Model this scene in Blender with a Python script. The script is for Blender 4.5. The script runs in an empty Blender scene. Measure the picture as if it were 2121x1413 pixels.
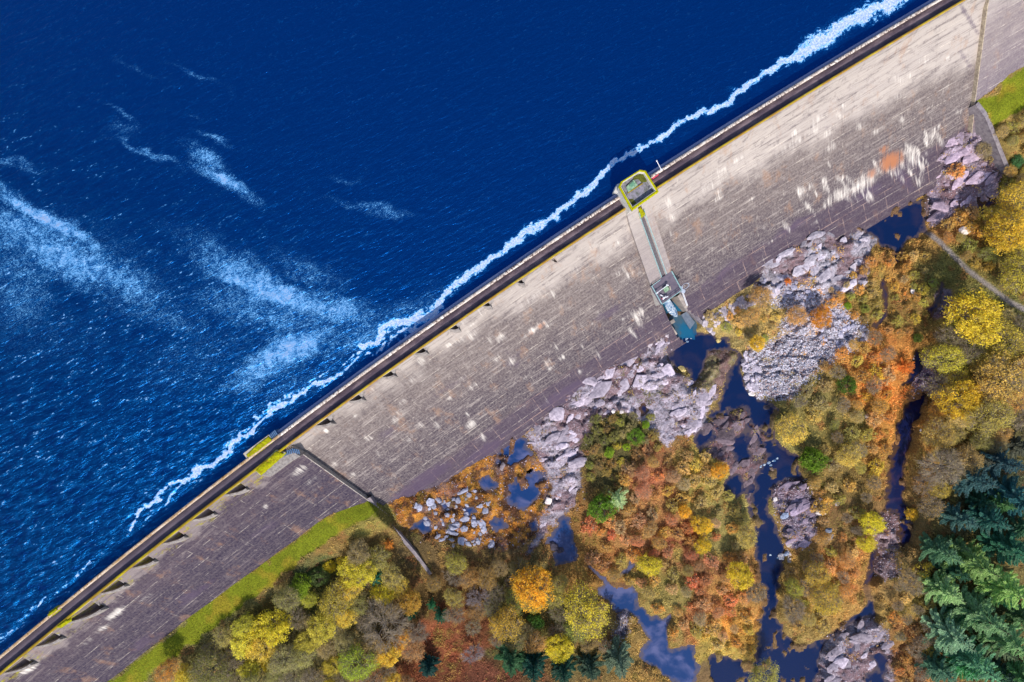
import bpy, math, random
import numpy as np
from mathutils import Vector
R = math.radians
rng = np.random.default_rng(7); random.seed(7)
S = bpy.context.scene
COL = S.collection

# ------------------------------------------------------------------ camera
CX, CY, F, HC = 1060.5, 706.5, 1414.2, 172.4
cd = bpy.data.cameras.new('camera'); cam = bpy.data.objects.new('camera', cd); COL.objects.link(cam)
cd.sensor_width = 36.0; cd.lens = 36.0 * F / 2121.0; cd.clip_start = 1.0; cd.clip_end = 6000
cam.location = (0, 0, HC); S.camera = cam
# ------------------------------------------------------------------ light
SUN_EL, SUN_TRAVEL = 46.0, 98.0          # elevation; direction on the ground the light travels to
w = bpy.data.worlds.new('World'); S.world = w; w.use_nodes = True
nt = w.node_tree; bg = nt.nodes['Background']; sk = nt.nodes.new('ShaderNodeTexSky')
sk.sky_type = 'NISHITA'; sk.sun_disc = False; sk.sun_elevation = R(SUN_EL)
sk.sun_rotation = math.atan2(-math.cos(R(SUN_TRAVEL)), -math.sin(R(SUN_TRAVEL)))
nt.links.new(sk.outputs[0], bg.inputs[0]); bg.inputs[1].default_value = 0.15
ld = bpy.data.lights.new('sun', 'SUN'); ld.energy = 3.7; ld.angle = R(0.5); ld.color = (1.0, 0.93, 0.84)
sun = bpy.data.objects.new('sun', ld); COL.objects.link(sun); sun.location = (-40, -120, 150)
e, a = R(SUN_EL), R(SUN_TRAVEL)
sun.rotation_euler = Vector((math.cos(e)*math.cos(a), math.cos(e)*math.sin(a), -math.sin(e))).to_track_quat('-Z', 'Y').to_euler()
S.view_settings.view_transform = 'Standard'; S.view_settings.look = 'None'
S.view_settings.exposure = 0.42; S.view_settings.gamma = 1.0; S.view_settings.use_curve_mapping = False

# ------------------------------------------------------------------ helpers
def P(u, v, z):
    k = (HC - z) / F
    return ((u - CX) * k, -(v - CY) * k)
def lin(c):
    c = np.asarray(c, float) / 255.0
    return np.where(c <= 0.04045, c / 12.92, ((c + 0.055) / 1.055) ** 2.4)
def hash2(ix, iy, seed):
    h = (ix.astype(np.int64) * 374761393 + iy.astype(np.int64) * 668265263 + seed * 1442695) & 0x7fffffff
    h = ((h ^ (h >> 13)) * 1274126177) & 0x7fffffff
    return ((h ^ (h >> 16)) & 0xffff) / 65535.0
def vnoise(x, y, seed=0):
    x = np.asarray(x, float); y = np.asarray(y, float)
    ix = np.floor(x).astype(np.int64); iy = np.floor(y).astype(np.int64)
    fx = x - ix; fy = y - iy; fx = fx*fx*(3-2*fx); fy = fy*fy*(3-2*fy)
    a = hash2(ix, iy, seed); b = hash2(ix+1, iy, seed); c = hash2(ix, iy+1, seed); d = hash2(ix+1, iy+1, seed)
    return (a*(1-fx)+b*fx)*(1-fy) + (c*(1-fx)+d*fx)*fy
def plates(x, y, seed=0):
    ix = np.floor(x).astype(np.int64); iy = np.floor(y).astype(np.int64); best = np.full(len(x), 9e9); sec = np.full(len(x), 9e9); hid = np.zeros(len(x)); ha = np.zeros(len(x)); hb = np.zeros(len(x)); dxs = np.zeros(len(x)); dys = np.zeros(len(x))
    for i in (-1, 0, 1):
        for j in (-1, 0, 1):
            cx = ix+i+hash2(ix+i, iy+j, seed+1); cy = iy+j+hash2(ix+i, iy+j, seed+2); dx = x-cx; dy = y-cy; d = dx*dx+dy*dy
            b = d < best; sec = np.where(b, best, np.minimum(sec, d)); best = np.where(b, d, best)
            hid = np.where(b, hash2(ix+i, iy+j, seed+3), hid); ha = np.where(b, hash2(ix+i, iy+j, seed+4)-.5, ha); hb = np.where(b, hash2(ix+i, iy+j, seed+5)-.5, hb); dxs = np.where(b, dx, dxs); dys = np.where(b, dy, dys)
    return hid, hid+1.6*(ha*dxs+hb*dys), np.sqrt(sec)-np.sqrt(best)
def fbm(x, y, oct=4, seed=0):
    s = 0; amp = 1; tot = 0
    for i in range(oct):
        s = s + amp * vnoise(x*2**i, y*2**i, seed+i*17); tot += amp; amp *= 0.5
    return s / tot
def sm(a, b, x):
    t = np.clip((x - a) / (b - a), 0, 1); return t*t*(3-2*t)

def mk_mesh(name, verts, faces, mats, smooth=False, attrs=None, cattr=None, uv=None, midx=None):
    verts = np.asarray(verts, dtype=np.float32)
    me = bpy.data.meshes.new(name)
    if isinstance(faces, np.ndarray):
        n, k = faces.shape
        me.vertices.add(len(verts)); me.vertices.foreach_set('co', verts.ravel())
        me.loops.add(n*k); me.loops.foreach_set('vertex_index', faces.astype(np.int32).ravel())
        me.polygons.add(n); me.polygons.foreach_set('loop_start', np.arange(0, n*k, k, dtype=np.int32))
        me.update(calc_edges=True)
    else:
        me.from_pydata([tuple(map(float, v)) for v in verts], [], faces); me.update()
    if smooth: me.polygons.foreach_set('use_smooth', np.ones(len(me.polygons), bool))
    for m in (mats if isinstance(mats, (list, tuple)) else [mats]): me.materials.append(m)
    if midx is not None: me.polygons.foreach_set('material_index', np.asarray(midx, np.int32))
    if attrs:
        for k_, a_ in attrs.items():
            at = me.attributes.new(k_, 'FLOAT', 'POINT'); at.data.foreach_set('value', np.asarray(a_, np.float32))
    if cattr is not None:
        at = me.color_attributes.new('Col', 'FLOAT_COLOR', 'POINT')
        c = np.ones((len(verts), 4), np.float32); c[:, :3] = cattr; at.data.foreach_set('color', c.ravel())
    if uv is not None:
        at = me.attributes.new('st', 'FLOAT_VECTOR', 'POINT')
        c = np.zeros((len(verts), 3), np.float32); c[:, :2] = uv; at.data.foreach_set('vector', c.ravel())
    return me
def obj(name, me, parent=None, loc=None):
    o = bpy.data.objects.new(name, me); COL.objects.link(o)
    if parent: o.parent = parent
    if loc is not None: o.location = loc
    return o
def empty(name, loc=(0, 0, 0)):
    o = bpy.data.objects.new(name, None); COL.objects.link(o); o.location = loc; o.empty_display_size = 0.5; return o
def tag(o, label=None, cat=None, group=None, kind=None):
    if label: o['label'] = label
    if cat: o['category'] = cat
    if group: o['group'] = group
    if kind: o['kind'] = kind
    return o

class MB:
    """collects solids, builds one mesh"""
    def __init__(s): s.v = []; s.f = []
    def add(s, v, f):
        n = len(s.v); s.v += [tuple(map(float, q)) for q in v]; s.f += [tuple(i+n for i in q) for q in f]; return s
    def prism(s, pts, z0, z1, taper=0.0):
        n = len(pts); c = np.mean(np.array(pts), 0)
        z0 = np.broadcast_to(z0, n); z1 = np.broadcast_to(z1, n)
        lo = [(p[0], p[1], z) for p, z in zip(pts, z0)]
        hi = [(p[0]+(c[0]-p[0])*taper, p[1]+(c[1]-p[1])*taper, z) for p, z in zip(pts, z1)]
        ar = sum(pts[i][0]*pts[(i+1) % n][1]-pts[(i+1) % n][0]*pts[i][1] for i in range(n))
        f = [tuple(range(n, 2*n)), tuple(range(n-1, -1, -1))] + [(i, (i+1) % n, (i+1) % n+n, i+n) for i in range(n)]
        if ar < 0: f = [q[::-1] for q in f]
        return s.add(lo+hi, f)
    def bar(s, a, b, wd, ht=None):
        a = Vector(a); b = Vector(b); d = (b-a).normalized(); ht = ht or wd
        up = Vector((0, 0, 1)) if abs(d.z) < 0.95 else Vector((1, 0, 0))
        x = d.cross(up).normalized()*wd/2; y = x.cross(d).normalized()*ht/2
        q = [p+i*x+j*y for p in (a, b) for i, j in ((-1, -1), (1, -1), (1, 1), (-1, 1))]
        return s.add(q, [(3, 2, 1, 0), (4, 5, 6, 7), (0, 1, 5, 4), (1, 2, 6, 5), (2, 3, 7, 6), (3, 0, 4, 7)])
    def tube(s, pts, r, n=8, closed=False):
        pts = [Vector(p) for p in pts]; rs = r if isinstance(r, (list, tuple)) else [r]*len(pts); v = []; f = []
        for i, p in enumerate(pts):
            d = (pts[min(i+1, len(pts)-1)]-pts[max(i-1, 0)]).normalized()
            up = Vector((0, 0, 1)) if abs(d.z) < 0.9 else Vector((1, 0, 0))
            x = d.cross(up).normalized(); y = x.cross(d)
            v += [p+rs[i]*(math.cos(t)*x+math.sin(t)*y) for t in [2*math.pi*k/n for k in range(n)]]
        for i in range(len(pts)-1):
            f += [(i*n+k, i*n+(k+1) % n, (i+1)*n+(k+1) % n, (i+1)*n+k) for k in range(n)]
        f += [tuple(range(n-1, -1, -1)), tuple(range((len(pts)-1)*n, len(pts)*n))]
        return s.add(v, f)
    def build(s, name, mat, parent=None, bevel=0, smooth=False):
        me = mk_mesh(name, s.v, s.f, mat, smooth); o = obj(name, me, parent)
        if bevel:
            m = o.modifiers.new('bevel', 'BEVEL'); m.width = bevel; m.segments = 2; m.limit_method = 'ANGLE'
        return o

# ------------------------------------------------------------------ node helper
class NT:
    def __init__(s, name, rough=0.85, spec=0.3):
        s.m = bpy.data.materials.new(name); s.m.use_nodes = True; s.t = s.m.node_tree
        s.b = s.t.nodes['Principled BSDF']; s.b.inputs['Roughness'].default_value = rough
        s.b.inputs['Specular IOR Level'].default_value = spec
    def n(s, typ, **kw):
        nd = s.t.nodes.new('ShaderNode'+typ)
        for k, v in kw.items():
            if isinstance(v, bpy.types.NodeSocket): s.t.links.new(v, nd.inputs[k])
            elif k in nd.inputs and not hasattr(nd, k): nd.inputs[k].default_value = v
            else: setattr(nd, k, v)
        return nd
    def lk(s, a, b): s.t.links.new(a, b)
    def inp(s, nd, k, v):
        if isinstance(v, bpy.types.NodeSocket): s.lk(v, nd.inputs[k])
        else: nd.inputs[k].default_value = v
    def noise(s, vec, scale, detail=4, rough=0.55, dist=0.0):
        nd = s.t.nodes.new('ShaderNodeTexNoise'); s.lk(vec, nd.inputs['Vector'])
        nd.inputs['Scale'].default_value = scale; nd.inputs['Detail'].default_value = detail
        nd.inputs['Roughness'].default_value = rough; nd.inputs['Distortion'].default_value = dist
        return nd.outputs['Fac']
    def mapping(s, vec, scale=(1, 1, 1), rot=0, loc=(0, 0, 0)):
        nd = s.t.nodes.new('ShaderNodeMapping'); s.lk(vec, nd.inputs['Vector'])
        nd.inputs['Scale'].default_value = scale; nd.inputs['Rotation'].default_value = (0, 0, rot); nd.inputs['Location'].default_value = loc
        return nd.outputs[0]
    def aniso(s, vec, ang, sa, sb):
        return s.mapping(s.mapping(vec, rot=-R(ang)), (sa, sb, 1))
    def pos(s): return s.t.nodes.new('ShaderNodeNewGeometry').outputs['Position']
    def attr(s, name, out='Fac', typ='GEOMETRY'):
        nd = s.t.nodes.new('ShaderNodeAttribute'); nd.attribute_name = name; nd.attribute_type = typ; return nd.outputs[out]
    def math(s, op, a, b=0.5, c=None, clamp=False):
        nd = s.t.nodes.new('ShaderNodeMath'); nd.operation = op; nd.use_clamp = clamp
        s.inp(nd, 0, a); s.inp(nd, 1, b)
        if c is not None: s.inp(nd, 2, c)
        return nd.outputs[0]
    def ramp(s, fac, a, b, lo=0.0, hi=1.0):
        nd = s.t.nodes.new('ShaderNodeMapRange'); nd.interpolation_type = 'SMOOTHSTEP'; s.lk(fac, nd.inputs[0])
        nd.inputs[1].default_value = a; nd.inputs[2].default_value = b; nd.inputs[3].default_value = lo; nd.inputs[4].default_value = hi
        return nd.outputs[0]
    def mix(s, fac, a, b, mode='MIX'):
        nd = s.t.nodes.new('ShaderNodeMix'); nd.data_type = 'RGBA'; nd.blend_type = mode
        s.inp(nd, 0, fac); 
        for i, x in ((6, a), (7, b)):
            if isinstance(x, bpy.types.NodeSocket): s.lk(x, nd.inputs[i])
            else: nd.inputs[i].default_value = (*[float(q) for q in x[:3]], 1)
        return nd.outputs[2]
    def col(s, c): s.inp(s.b, 'Base Color', c if isinstance(c, bpy.types.NodeSocket) else (*[float(q) for q in c], 1)); return s
    def bump(s, h, strength=0.5, dist=0.05, prev=None):
        nd = s.t.nodes.new('ShaderNodeBump'); s.lk(h, nd.inputs['Height'])
        nd.inputs['Strength'].default_value = strength; nd.inputs['Distance'].default_value = dist
        if prev: s.lk(prev, nd.inputs['Normal'])
        s.lk(nd.outputs[0], s.b.inputs['Normal']); return nd.outputs[0]

def simple_mat(name, c1, c2=None, scale=3.0, rough=0.85, bump=0.3, spec=0.3, bd=0.03):
    m = NT(name, rough, spec); p = m.pos()
    n1 = m.noise(p, scale, 6, 0.65)
    c2 = c2 if c2 is not None else tuple(q*0.55 for q in c1)
    m.col(m.mix(m.ramp(n1, 0.3, 0.7), c2, c1)); m.bump(n1, bump, bd); return m.m

# ------------------------------------------------------------------ dam alignment, read off the crest
dpx = np.array([(0,1398),(58,1350),(115.5,1299),(181,1249),(270.6,1180),(300,1153),(405.8,1070.5),(480,1011),(528,975),(590,928),
 (650,884),(706,840),(750,811),(875.5,723),(938,677),(1029,610),(1140,536),(1249,464),(1293.5,437),(1361,393),(1420,355),(1509,300),
 (1620,226),(1800,117),(1902,58.6),(2003,0)])
pf = np.polyfit(dpx[:, 0]/1000, dpx[:, 1], 4)
xs = np.linspace(-40, 2110, 260); ys = np.polyval(pf, xs/1000)
zc = 31.0
k = (HC-zc)/F
lx = (xs-CX)*k; ly = -(ys-CY)*k
def ext(lx, ly, L):
    d0 = np.array([lx[1]-lx[0], ly[1]-ly[0]]); d0 /= np.linalg.norm(d0)
    d1 = np.array([lx[-1]-lx[-2], ly[-1]-ly[-2]]); d1 /= np.linalg.norm(d1)
    st = np.arange(L, 0, -4.0)
    return (np.concatenate([lx[0]-d0[0]*st, lx, lx[-1]+d1[0]*st[::-1]]), np.concatenate([ly[0]-d0[1]*st, ly, ly[-1]+d1[1]*st[::-1]]))
lx, ly = ext(lx, ly, 420)
sl = np.concatenate([[0], np.cumsum(np.hypot(np.diff(lx), np.diff(ly)))])
i0 = np.argmin(np.hypot(lx, ly-12)); sl -= sl[i0]           # s = 0 near the picture centre
tx = np.gradient(lx, sl); ty = np.gradient(ly, sl); tn = np.hypot(tx, ty); tx /= tn; ty /= tn
def C(s, t):
    s = np.asarray(s, float)
    x = np.interp(s, sl, lx); y = np.interp(s, sl, ly); a_ = np.interp(s, sl, tx); b_ = np.interp(s, sl, ty)
    return x + b_*t, y - a_*t                                # t > 0 is the downstream side
def ST(x, y):
    x = np.atleast_1d(np.asarray(x, float)); y = np.atleast_1d(np.asarray(y, float))
    s = np.empty(len(x)); t = np.empty(len(x))
    for i in range(0, len(x), 40000):
        xx = x[i:i+40000, None]; yy = y[i:i+40000, None]
        j = np.argmin((xx-lx)**2+(yy-ly)**2, 1)
        dx = xx[:, 0]-lx[j]; dy = yy[:, 0]-ly[j]
        s[i:i+40000] = sl[j]+dx*tx[j]+dy*ty[j]; t[i:i+40000] = dx*ty[j]-dy*tx[j]
    return s, t
def st_px(u, v, z):
    x, y = P(u, v, z); s, t = ST(x, y); return float(s[0]), float(t[0])
TM = [-5, 0.02, 0.6, 3, 25, 38, 46]; ZM = [31, 29.9, 28.5, 25.0, 3.5, -4.5, -9.5]
TL = [-5, 0.02, 0.6, 3, 20, 46]; ZL = [31, 29.9, 29.5, 27.3, 10.6, -13]
TR = [-5, 0.02, 0.6, 3, 20, 46]; ZR = [31, 29.9, 29.2, 26.4, 9.8, -14]
def face_z(kind, t): return np.interp(t, *{'m': (TM, ZM), 'l': (TL, ZL), 'r': (TR, ZR)}[kind])
def solve_z(u, v, kind):
    lo, hi = -9.0, 30.0
    for _ in range(24):
        m_ = (lo+hi)/2
        if face_z(kind, st_px(u, v, m_)[1]) > m_: lo = m_
        else: hi = m_
    return (lo+hi)/2
SLEFT = st_px(690, 985, solve_z(690, 985, 'l'))[0]
SRIGHT = st_px(2020, 205, solve_z(2020, 205, 'r'))[0]
WL = 28.4
WZ = [(765, 1036), (890, 1186)]
s1, t1 = st_px(765, 1036, solve_z(765, 1036, 'l')); s2, t2 = st_px(890, 1186, 1.2)
s3, t3 = st_px(2022, 214, solve_z(2022, 210, 'r')); s4, t4 = st_px(2092, 356, 2.6)
print('SL', SLEFT, SRIGHT, (s1, t1), (s2, t2), (s3, t3), (s4, t4))

# ------------------------------------------------------------------ zones, outlined in photo pixels
CHAN = [(1360,622),(1400,595),(1414,612),(1428,642),(1447,668),(1436,690),(1408,692),(1385,672)]
WATER = {   # name: (level, outline)
 'channel_water': (-2.3, CHAN),
 'rock_pool': (-1.9, [(1518,905),(1545,890),(1558,915),(1548,955),(1524,960),(1516,930)]),
 'rock_pool.001': (-2.0, [(1500,992),(1532,984),(1546,1012),(1524,1026),(1500,1012)]),
 'rock_pool.002': (-1.4, [(1442,900),(1475,893),(1490,905),(1470,922),(1450,935),(1438,915)]),
 'rock_pool.003': (-.1, [(1324,838),(1338,842),(1346,856),(1336,866),(1322,852)]),
 'rock_pool.004': (.2, [(2022,408),(2034,403),(2040,420),(2054,402),(2062,410),(2052,432),(2026,432)]),
 'rock_pool.005': (-1.0, [(1757,1340),(1768,1338),(1764,1352),(1755,1356)]),
 'rock_pool.006': (-1.3, [(1800,1352),(1822,1340),(1838,1360),(1870,1335),(1850,1372),(1830,1395),(1850,1430),(1800,1440),(1790,1400),(1820,1385)]),
 'bog_puddle': (.2, [(952,1058),(975,1050),(988,1062),(968,1076)]),
 'bog_puddle.001': (.3, [(905,1045),(925,1038),(930,1052),(912,1060)]),
 'bog_puddle.002': (0.0, [(1096,1075),(1112,1068),(1118,1092),(1102,1098)]),
 'river_pool': (-2.5, [(1402,668),(1432,672),(1440,690),(1471,694),(1513,702),(1510,718),(1536,728),(1539,747),(1536,770),(1539,793),(1562,816),(1588,832),(1616,852),(1603,868),(1604,907),(1630,933),(1655,952),(1668,1000),(1613,993),(1613,1024),(1588,1032),(1596,1071),(1617,1110),(1625,1157),(1621,1193),(1609,1232),(1609,1290),(1636,1326),(1683,1337),(1730,1306),(1795,1250),(1789,1218),(1803,1205),(1816,1275),(1754,1298),(1704,1345),(1700,1388),(1685,1440),(1425,1440),(1440,1390),(1480,1356),(1516,1363),(1566,1365),(1566,1290),(1582,1232),(1566,1173),(1562,1095),(1554,1048),(1562,989),(1578,966),(1590,945),(1570,905),(1578,891),(1555,874),(1545,848),(1516,845),(1500,868),(1467,868),(1487,822),(1506,777),(1523,747),(1526,726),(1500,722),(1470,728),(1461,764),(1438,793),(1425,786),(1418,764),(1392,760),(1379,741),(1398,712),(1408,700)]),
 'toe_pool': (-2.4, [(1740,478),(1765,445),(1864,428),(1925,405),(1922,470),(1900,492),(1878,500),(1860,545),(1845,520),(1815,508),(1800,492),(1780,480)]),
 'side_pool': (-2.0, [(1236,1225),(1254,1210),(1216,1173),(1222,1168),(1262,1202),(1285,1207),(1305,1214),(1321,1230),(1323,1255),(1357,1276),(1390,1273),(1385,1294),(1380,1322),(1390,1343),(1439,1335),(1434,1358),(1447,1386),(1430,1430),(1385,1405),(1331,1366),(1326,1348),(1347,1327),(1336,1307),(1311,1271),(1275,1270)]),
 'still_pool': (-0.6, [(1162,1070),(1177,1081),(1182,1104),(1195,1127),(1192,1166),(1156,1170),(1151,1145),(1130,1127),(1146,1096)]),
 'bog_pool': (0.0, [(1025,943),(1048,920),(1066,906),(1088,914),(1103,942),(1095,966),(1078,958),(1062,972),(1045,962),(1036,978)]),
 'bog_pool.001': (0.0, [(1060,985),(1085,990),(1100,972),(1118,975),(1132,989),(1121,1029),(1089,1057),(1068,1057),(1050,1032),(1046,1010),(1062,1002)]),
 'bog_pool.002': (0.1, [(990,990),(1012,984),(1030,1000),(1018,1010),(994,1010)]),
 'puddle': (0.1, [(1018,1080),(1046,1078),(1052,1092),(1030,1098),(1015,1092)]),
 'ditch_pool': (0.6, [(862,1078),(890,1075),(898,1098),(872,1102),(850,1095)]),
 'slot_pool': (-1.6, [(1285,1182),(1300,1176),(1308,1160),(1316,1164),(1308,1184),(1290,1190)]),
 'stream': (-1.9, [(1888,812),(1925,820),(1910,860),(1895,895),(1883,938),(1871,977),(1875,1024),(1883,1063),(1895,1110),(1875,1134),(1856,1126),(1863,1102),(1845,1062),(1824,1056),(1836,1001),(1848,938),(1856,880),(1872,845)]),
 'stream_head': (-1.2, [(1890,735),(1905,728),(1915,758),(1885,800),(1868,802),(1880,770)]),
 'stream_tail': (-2.3, [(1805,1138),(1820,1134),(1815,1185),(1803,1215),(1790,1212),(1800,1180)]),
 'ditch': (-0.9, [(1948,585),(1956,590),(1946,630),(1932,655),(1919,662),(1924,640),(1938,618)]),
 'brook': (-1.0, [(1826,580),(1838,584),(1836,615),(1841,650),(1822,682),(1808,682),(1832,645),(1827,612)]),
}
ROCK = [  # (outline, colour) bare rock
 ([(1060,915),(1108,880),(1158,838),(1222,778),(1288,748),(1336,712),(1385,682),(1412,692),(1400,715),(1380,740),(1390,762),(1425,790),(1440,795),(1487,812),(1470,840),(1465,868),(1480,900),(1440,905),(1400,905),(1380,925),(1340,885),(1290,850),(1225,870),(1205,940),(1195,1050),(1150,1085),(1120,1120),(1105,1150),(1088,1140),(1120,1085),(1135,1050),(1138,1000),(1105,930),(1085,905)], (196,186,200)),
 ([(1436,795),(1461,762),(1470,727),(1500,720),(1528,724),(1524,748),(1506,778),(1487,812)], (150,138,100)),
 ([(1560,600),(1590,530),(1640,515),(1692,472),(1745,472),(1810,486),(1806,530),(1796,590),(1770,615),(1745,600),(1720,640),(1700,600),(1650,585),(1610,612)], (198,192,204)),
 ([(1925,395),(1940,325),(1965,290),(2010,250),(2050,270),(2075,350),(2055,425),(1995,435),(1935,475),(1915,430)], (186,168,186)),
 ([(1440,905),(1480,868),(1545,845),(1575,890),(1600,925),(1590,960),(1565,985),(1555,1050),(1530,1010),(1500,960),(1455,930)], (118,104,112)),
 ([(1600,990),(1665,990),(1690,1050),(1692,1100),(1672,1140),(1635,1135),(1610,1070),(1600,1030)], (160,145,165)),
 ([(1695,1355),(1735,1305),(1800,1272),(1840,1310),(1850,1370),(1850,1420),(1690,1430)], (176,166,178)),
 ([(1822,1056),(1852,1068),(1868,1105),(1858,1150),(1866,1195),(1835,1205),(1808,1190)], (170,145,150)),
 ([(1895,735),(1935,745),(1985,775),(1960,830),(1925,815),(1888,805)], (150,130,155)),
 ([(1935,600),(1965,600),(1985,630),(1965,665),(1935,660)], (140,125,140)),
 ([(1290,1250),(1312,1220),(1316,1240),(1300,1290),(1290,1330),(1272,1350),(1262,1330),(1280,1290)], (165,160,175)),
 ([(1620,700),(1640,640),(1680,620),(1740,640),(1800,690),(1760,720),(1720,740),(1690,770),(1650,810),(1615,830),(1570,815),(1545,795),(1542,745),(1560,720)], (200,198,215)),
 ([(1560,600),(1620,590),(1700,605),(1710,640),(1640,640),(1590,620)], (160,155,170)),
]
BOG = [(800,1040),(905,998),(1015,938),(1065,905),(1105,930),(1140,990),(1135,1060),(1105,1110),(1060,1140),(960,1125),(890,1120),(830,1085)]
PATH = [(1918,478),(1945,500),(1975,530),(2005,560),(2045,590),(2090,625),(2140,650)]
GL = [(200,1430),(332,1330),(398,1276),(497,1204),(596,1131),(652,1091),(702,1056),(763,1038),(790,1060),(735,1085),(690,1110),(640,1150),(560,1210),(480,1270),(400,1330),(330,1380),(270,1430)]
GR = [(2022,212),(2072,186),(2074,166),(2140,128),(2140,215),(2100,240),(2060,262)]
PAL = [(880,1060,120,75,35),(960,1010,160,95,20),(1050,1000,150,90,25),(1100,1050,135,80,30),(1000,1080,110,78,50),(850,1130,85,58,35),(700,1100,130,88,35),
(560,1170,125,80,40),(480,1240,110,95,40),(640,1200,60,75,35),(500,1300,100,90,50),(400,1350,110,95,50),(600,1330,95,85,60),(760,1230,110,95,65),(860,1240,95,60,25),(780,1070,130,110,40),(820,1120,120,80,40),
(950,1335,118,16,10),(1000,1390,105,20,26),(900,1330,120,28,14),(930,1375,112,16,14),(975,1310,110,28,16),(1050,1300,60,60,35),(1280,990,70,60,28),(1240,900,58,52,25),(1300,880,60,60,25),(1330,990,165,80,55),
(1350,1050,160,95,50),(1400,1110,140,55,35),(1300,1100,160,100,50),(1450,1000,150,125,50),(1500,1100,140,120,60),(1250,1150,150,88,30),
(1220,1180,150,95,30),(1350,1180,140,115,50),(1440,1170,130,62,40),(1450,1270,165,85,45),(1400,1240,130,108,50),(1540,1290,205,130,30),(1540,1220,170,110,45),(1500,1330,170,135,50),
(1600,640,165,135,85),(1570,680,160,130,75),(1700,640,205,125,50),(1650,610,185,130,70),(1850,560,165,105,35),(1800,620,130,100,35),(1870,650,130,90,35),(1840,720,190,105,25),(1830,790,205,115,25),
(1850,900,190,115,30),(1820,960,160,105,40),(1700,830,118,100,50),(1650,890,120,105,50),(1750,900,130,105,45),(1740,1010,110,80,35),(1760,1080,130,85,50),(1680,1220,165,120,50),
(1750,1170,175,105,40),(1650,1290,140,105,50),(1990,480,155,95,40),(1960,560,100,90,35),(2050,450,160,135,40),(2080,600,85,80,35),(2060,300,125,95,40),(2100,260,140,105,45),(2000,700,130,120,50),
(1900,1250,150,115,50),(1900,1350,150,85,45),(1880,1200,140,100,55),(2000,900,115,90,45),(2060,1000,45,60,45),(1990,1300,60,70,40),(1100,1240,80,70,40),(1180,1280,90,80,40)]
PALA = np.array(PAL, float)
def palette(u, v):
    u2 = u + (fbm(u/38, v/38, 3, 5)-.5)*110; v2 = v + (fbm(u/38, v/38, 3, 9)-.5)*110
    out = np.zeros((len(u), 3)); wt = np.zeros(len(u))
    for p in PALA:
        q = 1.0/(((u2-p[0])**2+(v2-p[1])**2)/900.0+0.15)**2.2
        out += q[:, None]*lin(p[2:5]); wt += q
    out = out/wt[:, None]; g_ = out.mean(1, keepdims=True)
    return (out*.80+(g_*.14+.08*lin((190, 170, 110)))*np.array([1.2, 1.1, .68]))*np.array([.95, 1.08, 1.12])+.010
def inpoly(u, v, poly):
    r = np.zeros(len(u), bool); n = len(poly); j = n-1
    for i in range(n):
        xi, yi = poly[i]; xj, yj = poly[j]
        if yi != yj: r ^= ((yi > v) != (yj > v)) & (u < (xj-xi)*(v-yi)/(yj-yi)+xi)
        j = i
    return r
def seg_dist(u, v, pts, closed=True):
    d = np.full(len(u), 1e9); n = len(pts)
    for i in range(n if closed else n-1):
        ax, ay = pts[i]; bx, by = pts[(i+1) % n]; dx, dy = bx-ax, by-ay; L = dx*dx+dy*dy+1e-9
        h = np.clip(((u-ax)*dx+(v-ay)*dy)/L, 0, 1); d = np.minimum(d, np.hypot(u-ax-h*dx, v-ay-h*dy))
    return d
def sdist(u, v, poly):           # pixels, positive inside; only evaluated near the polygon
    q = np.array(poly); m_ = (u > q[:, 0].min()-60) & (u < q[:, 0].max()+60) & (v > q[:, 1].min()-60) & (v < q[:, 1].max()+60)
    out = np.full(len(u), -999.0)
    if m_.any():
        d = seg_dist(u[m_], v[m_], poly); out[m_] = np.where(inpoly(u[m_], v[m_], poly), d, -d)
    return out
# height control points ------------------------------------------------
def dens(pts, step=14):
    o = []
    for (a_, b_), (c_, d_) in zip(pts[:-1], pts[1:]):
        n_ = max(1, int(math.hypot(c_-a_, d_-b_)/step)); o += [(a_+(c_-a_)*i/n_, b_+(d_-b_)*i/n_) for i in range(n_)]
    return o+[pts[-1]]
VH = [(u, v, solve_z(u, v, 'm')) for u, v in dens([(800,1040),(860,1020),(910,1000),(1010,942),(1080,902),(1112,881),(1161,842),(1226,780),(1292,751),(1340,715),(1385,688),
      (1460,650),(1520,612),(1572,580),(1595,536),(1697,478),(1745,478),(1922,400),(1935,386),(1947,327),(1970,297),(2012,262)])]
VH += [(1440,720,-2.0),(1500,700,-1.6),(1600,700,-0.6),(1700,650,-0.2),(1800,560,-0.8),(1750,800,0.3),(1700,950,0.2),(1640,900,-1.2),(1750,1150,0.2),(1680,1260,-.6),(1600,1150,-1.8),
       (1560,1000,-1.9),(1470,900,-1.2),(1400,850,-0.4),(1300,850,0.6),(1200,1000,0.5),(1080,1080,0.6),(1000,1050,1.0),(900,1090,1.3),(960,1150,1.4),(890,1186,1.3),(1150,1150,-0.1),(1300,1050,0.8),(1400,1050,0.4),
       (1350,1180,-.6),(1450,1200,0.2),(1540,1250,-.8),(1450,1350,-1.4),(1300,1300,-.6),(1200,1300,0.6),(1000,1300,1.8),(1000,1420,2.0),(1850,800,-.4),(1860,1000,-1.0),(1950,900,1.5),(1940,700,1.0),
       (2050,600,2.4),(2121,500,4.0),(2000,500,.8),(2092,360,2.6),(2121,800,5),(2000,1000,2.5),(2121,1100,6),(1950,1200,1.0),(2050,1400,4),(2121,1413,6),(1800,1350,-1.0),(1880,1350,.3),(2050,420,1.6),(1990,380,.6)]
LH = [(u, v, solve_z(u, v, 'l')) for u, v in dens([(-60,1640),(60,1540),(220,1413),(332,1327),(398,1274),(497,1202),(596,1129),(678,1068),(763,1038)])]
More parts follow.
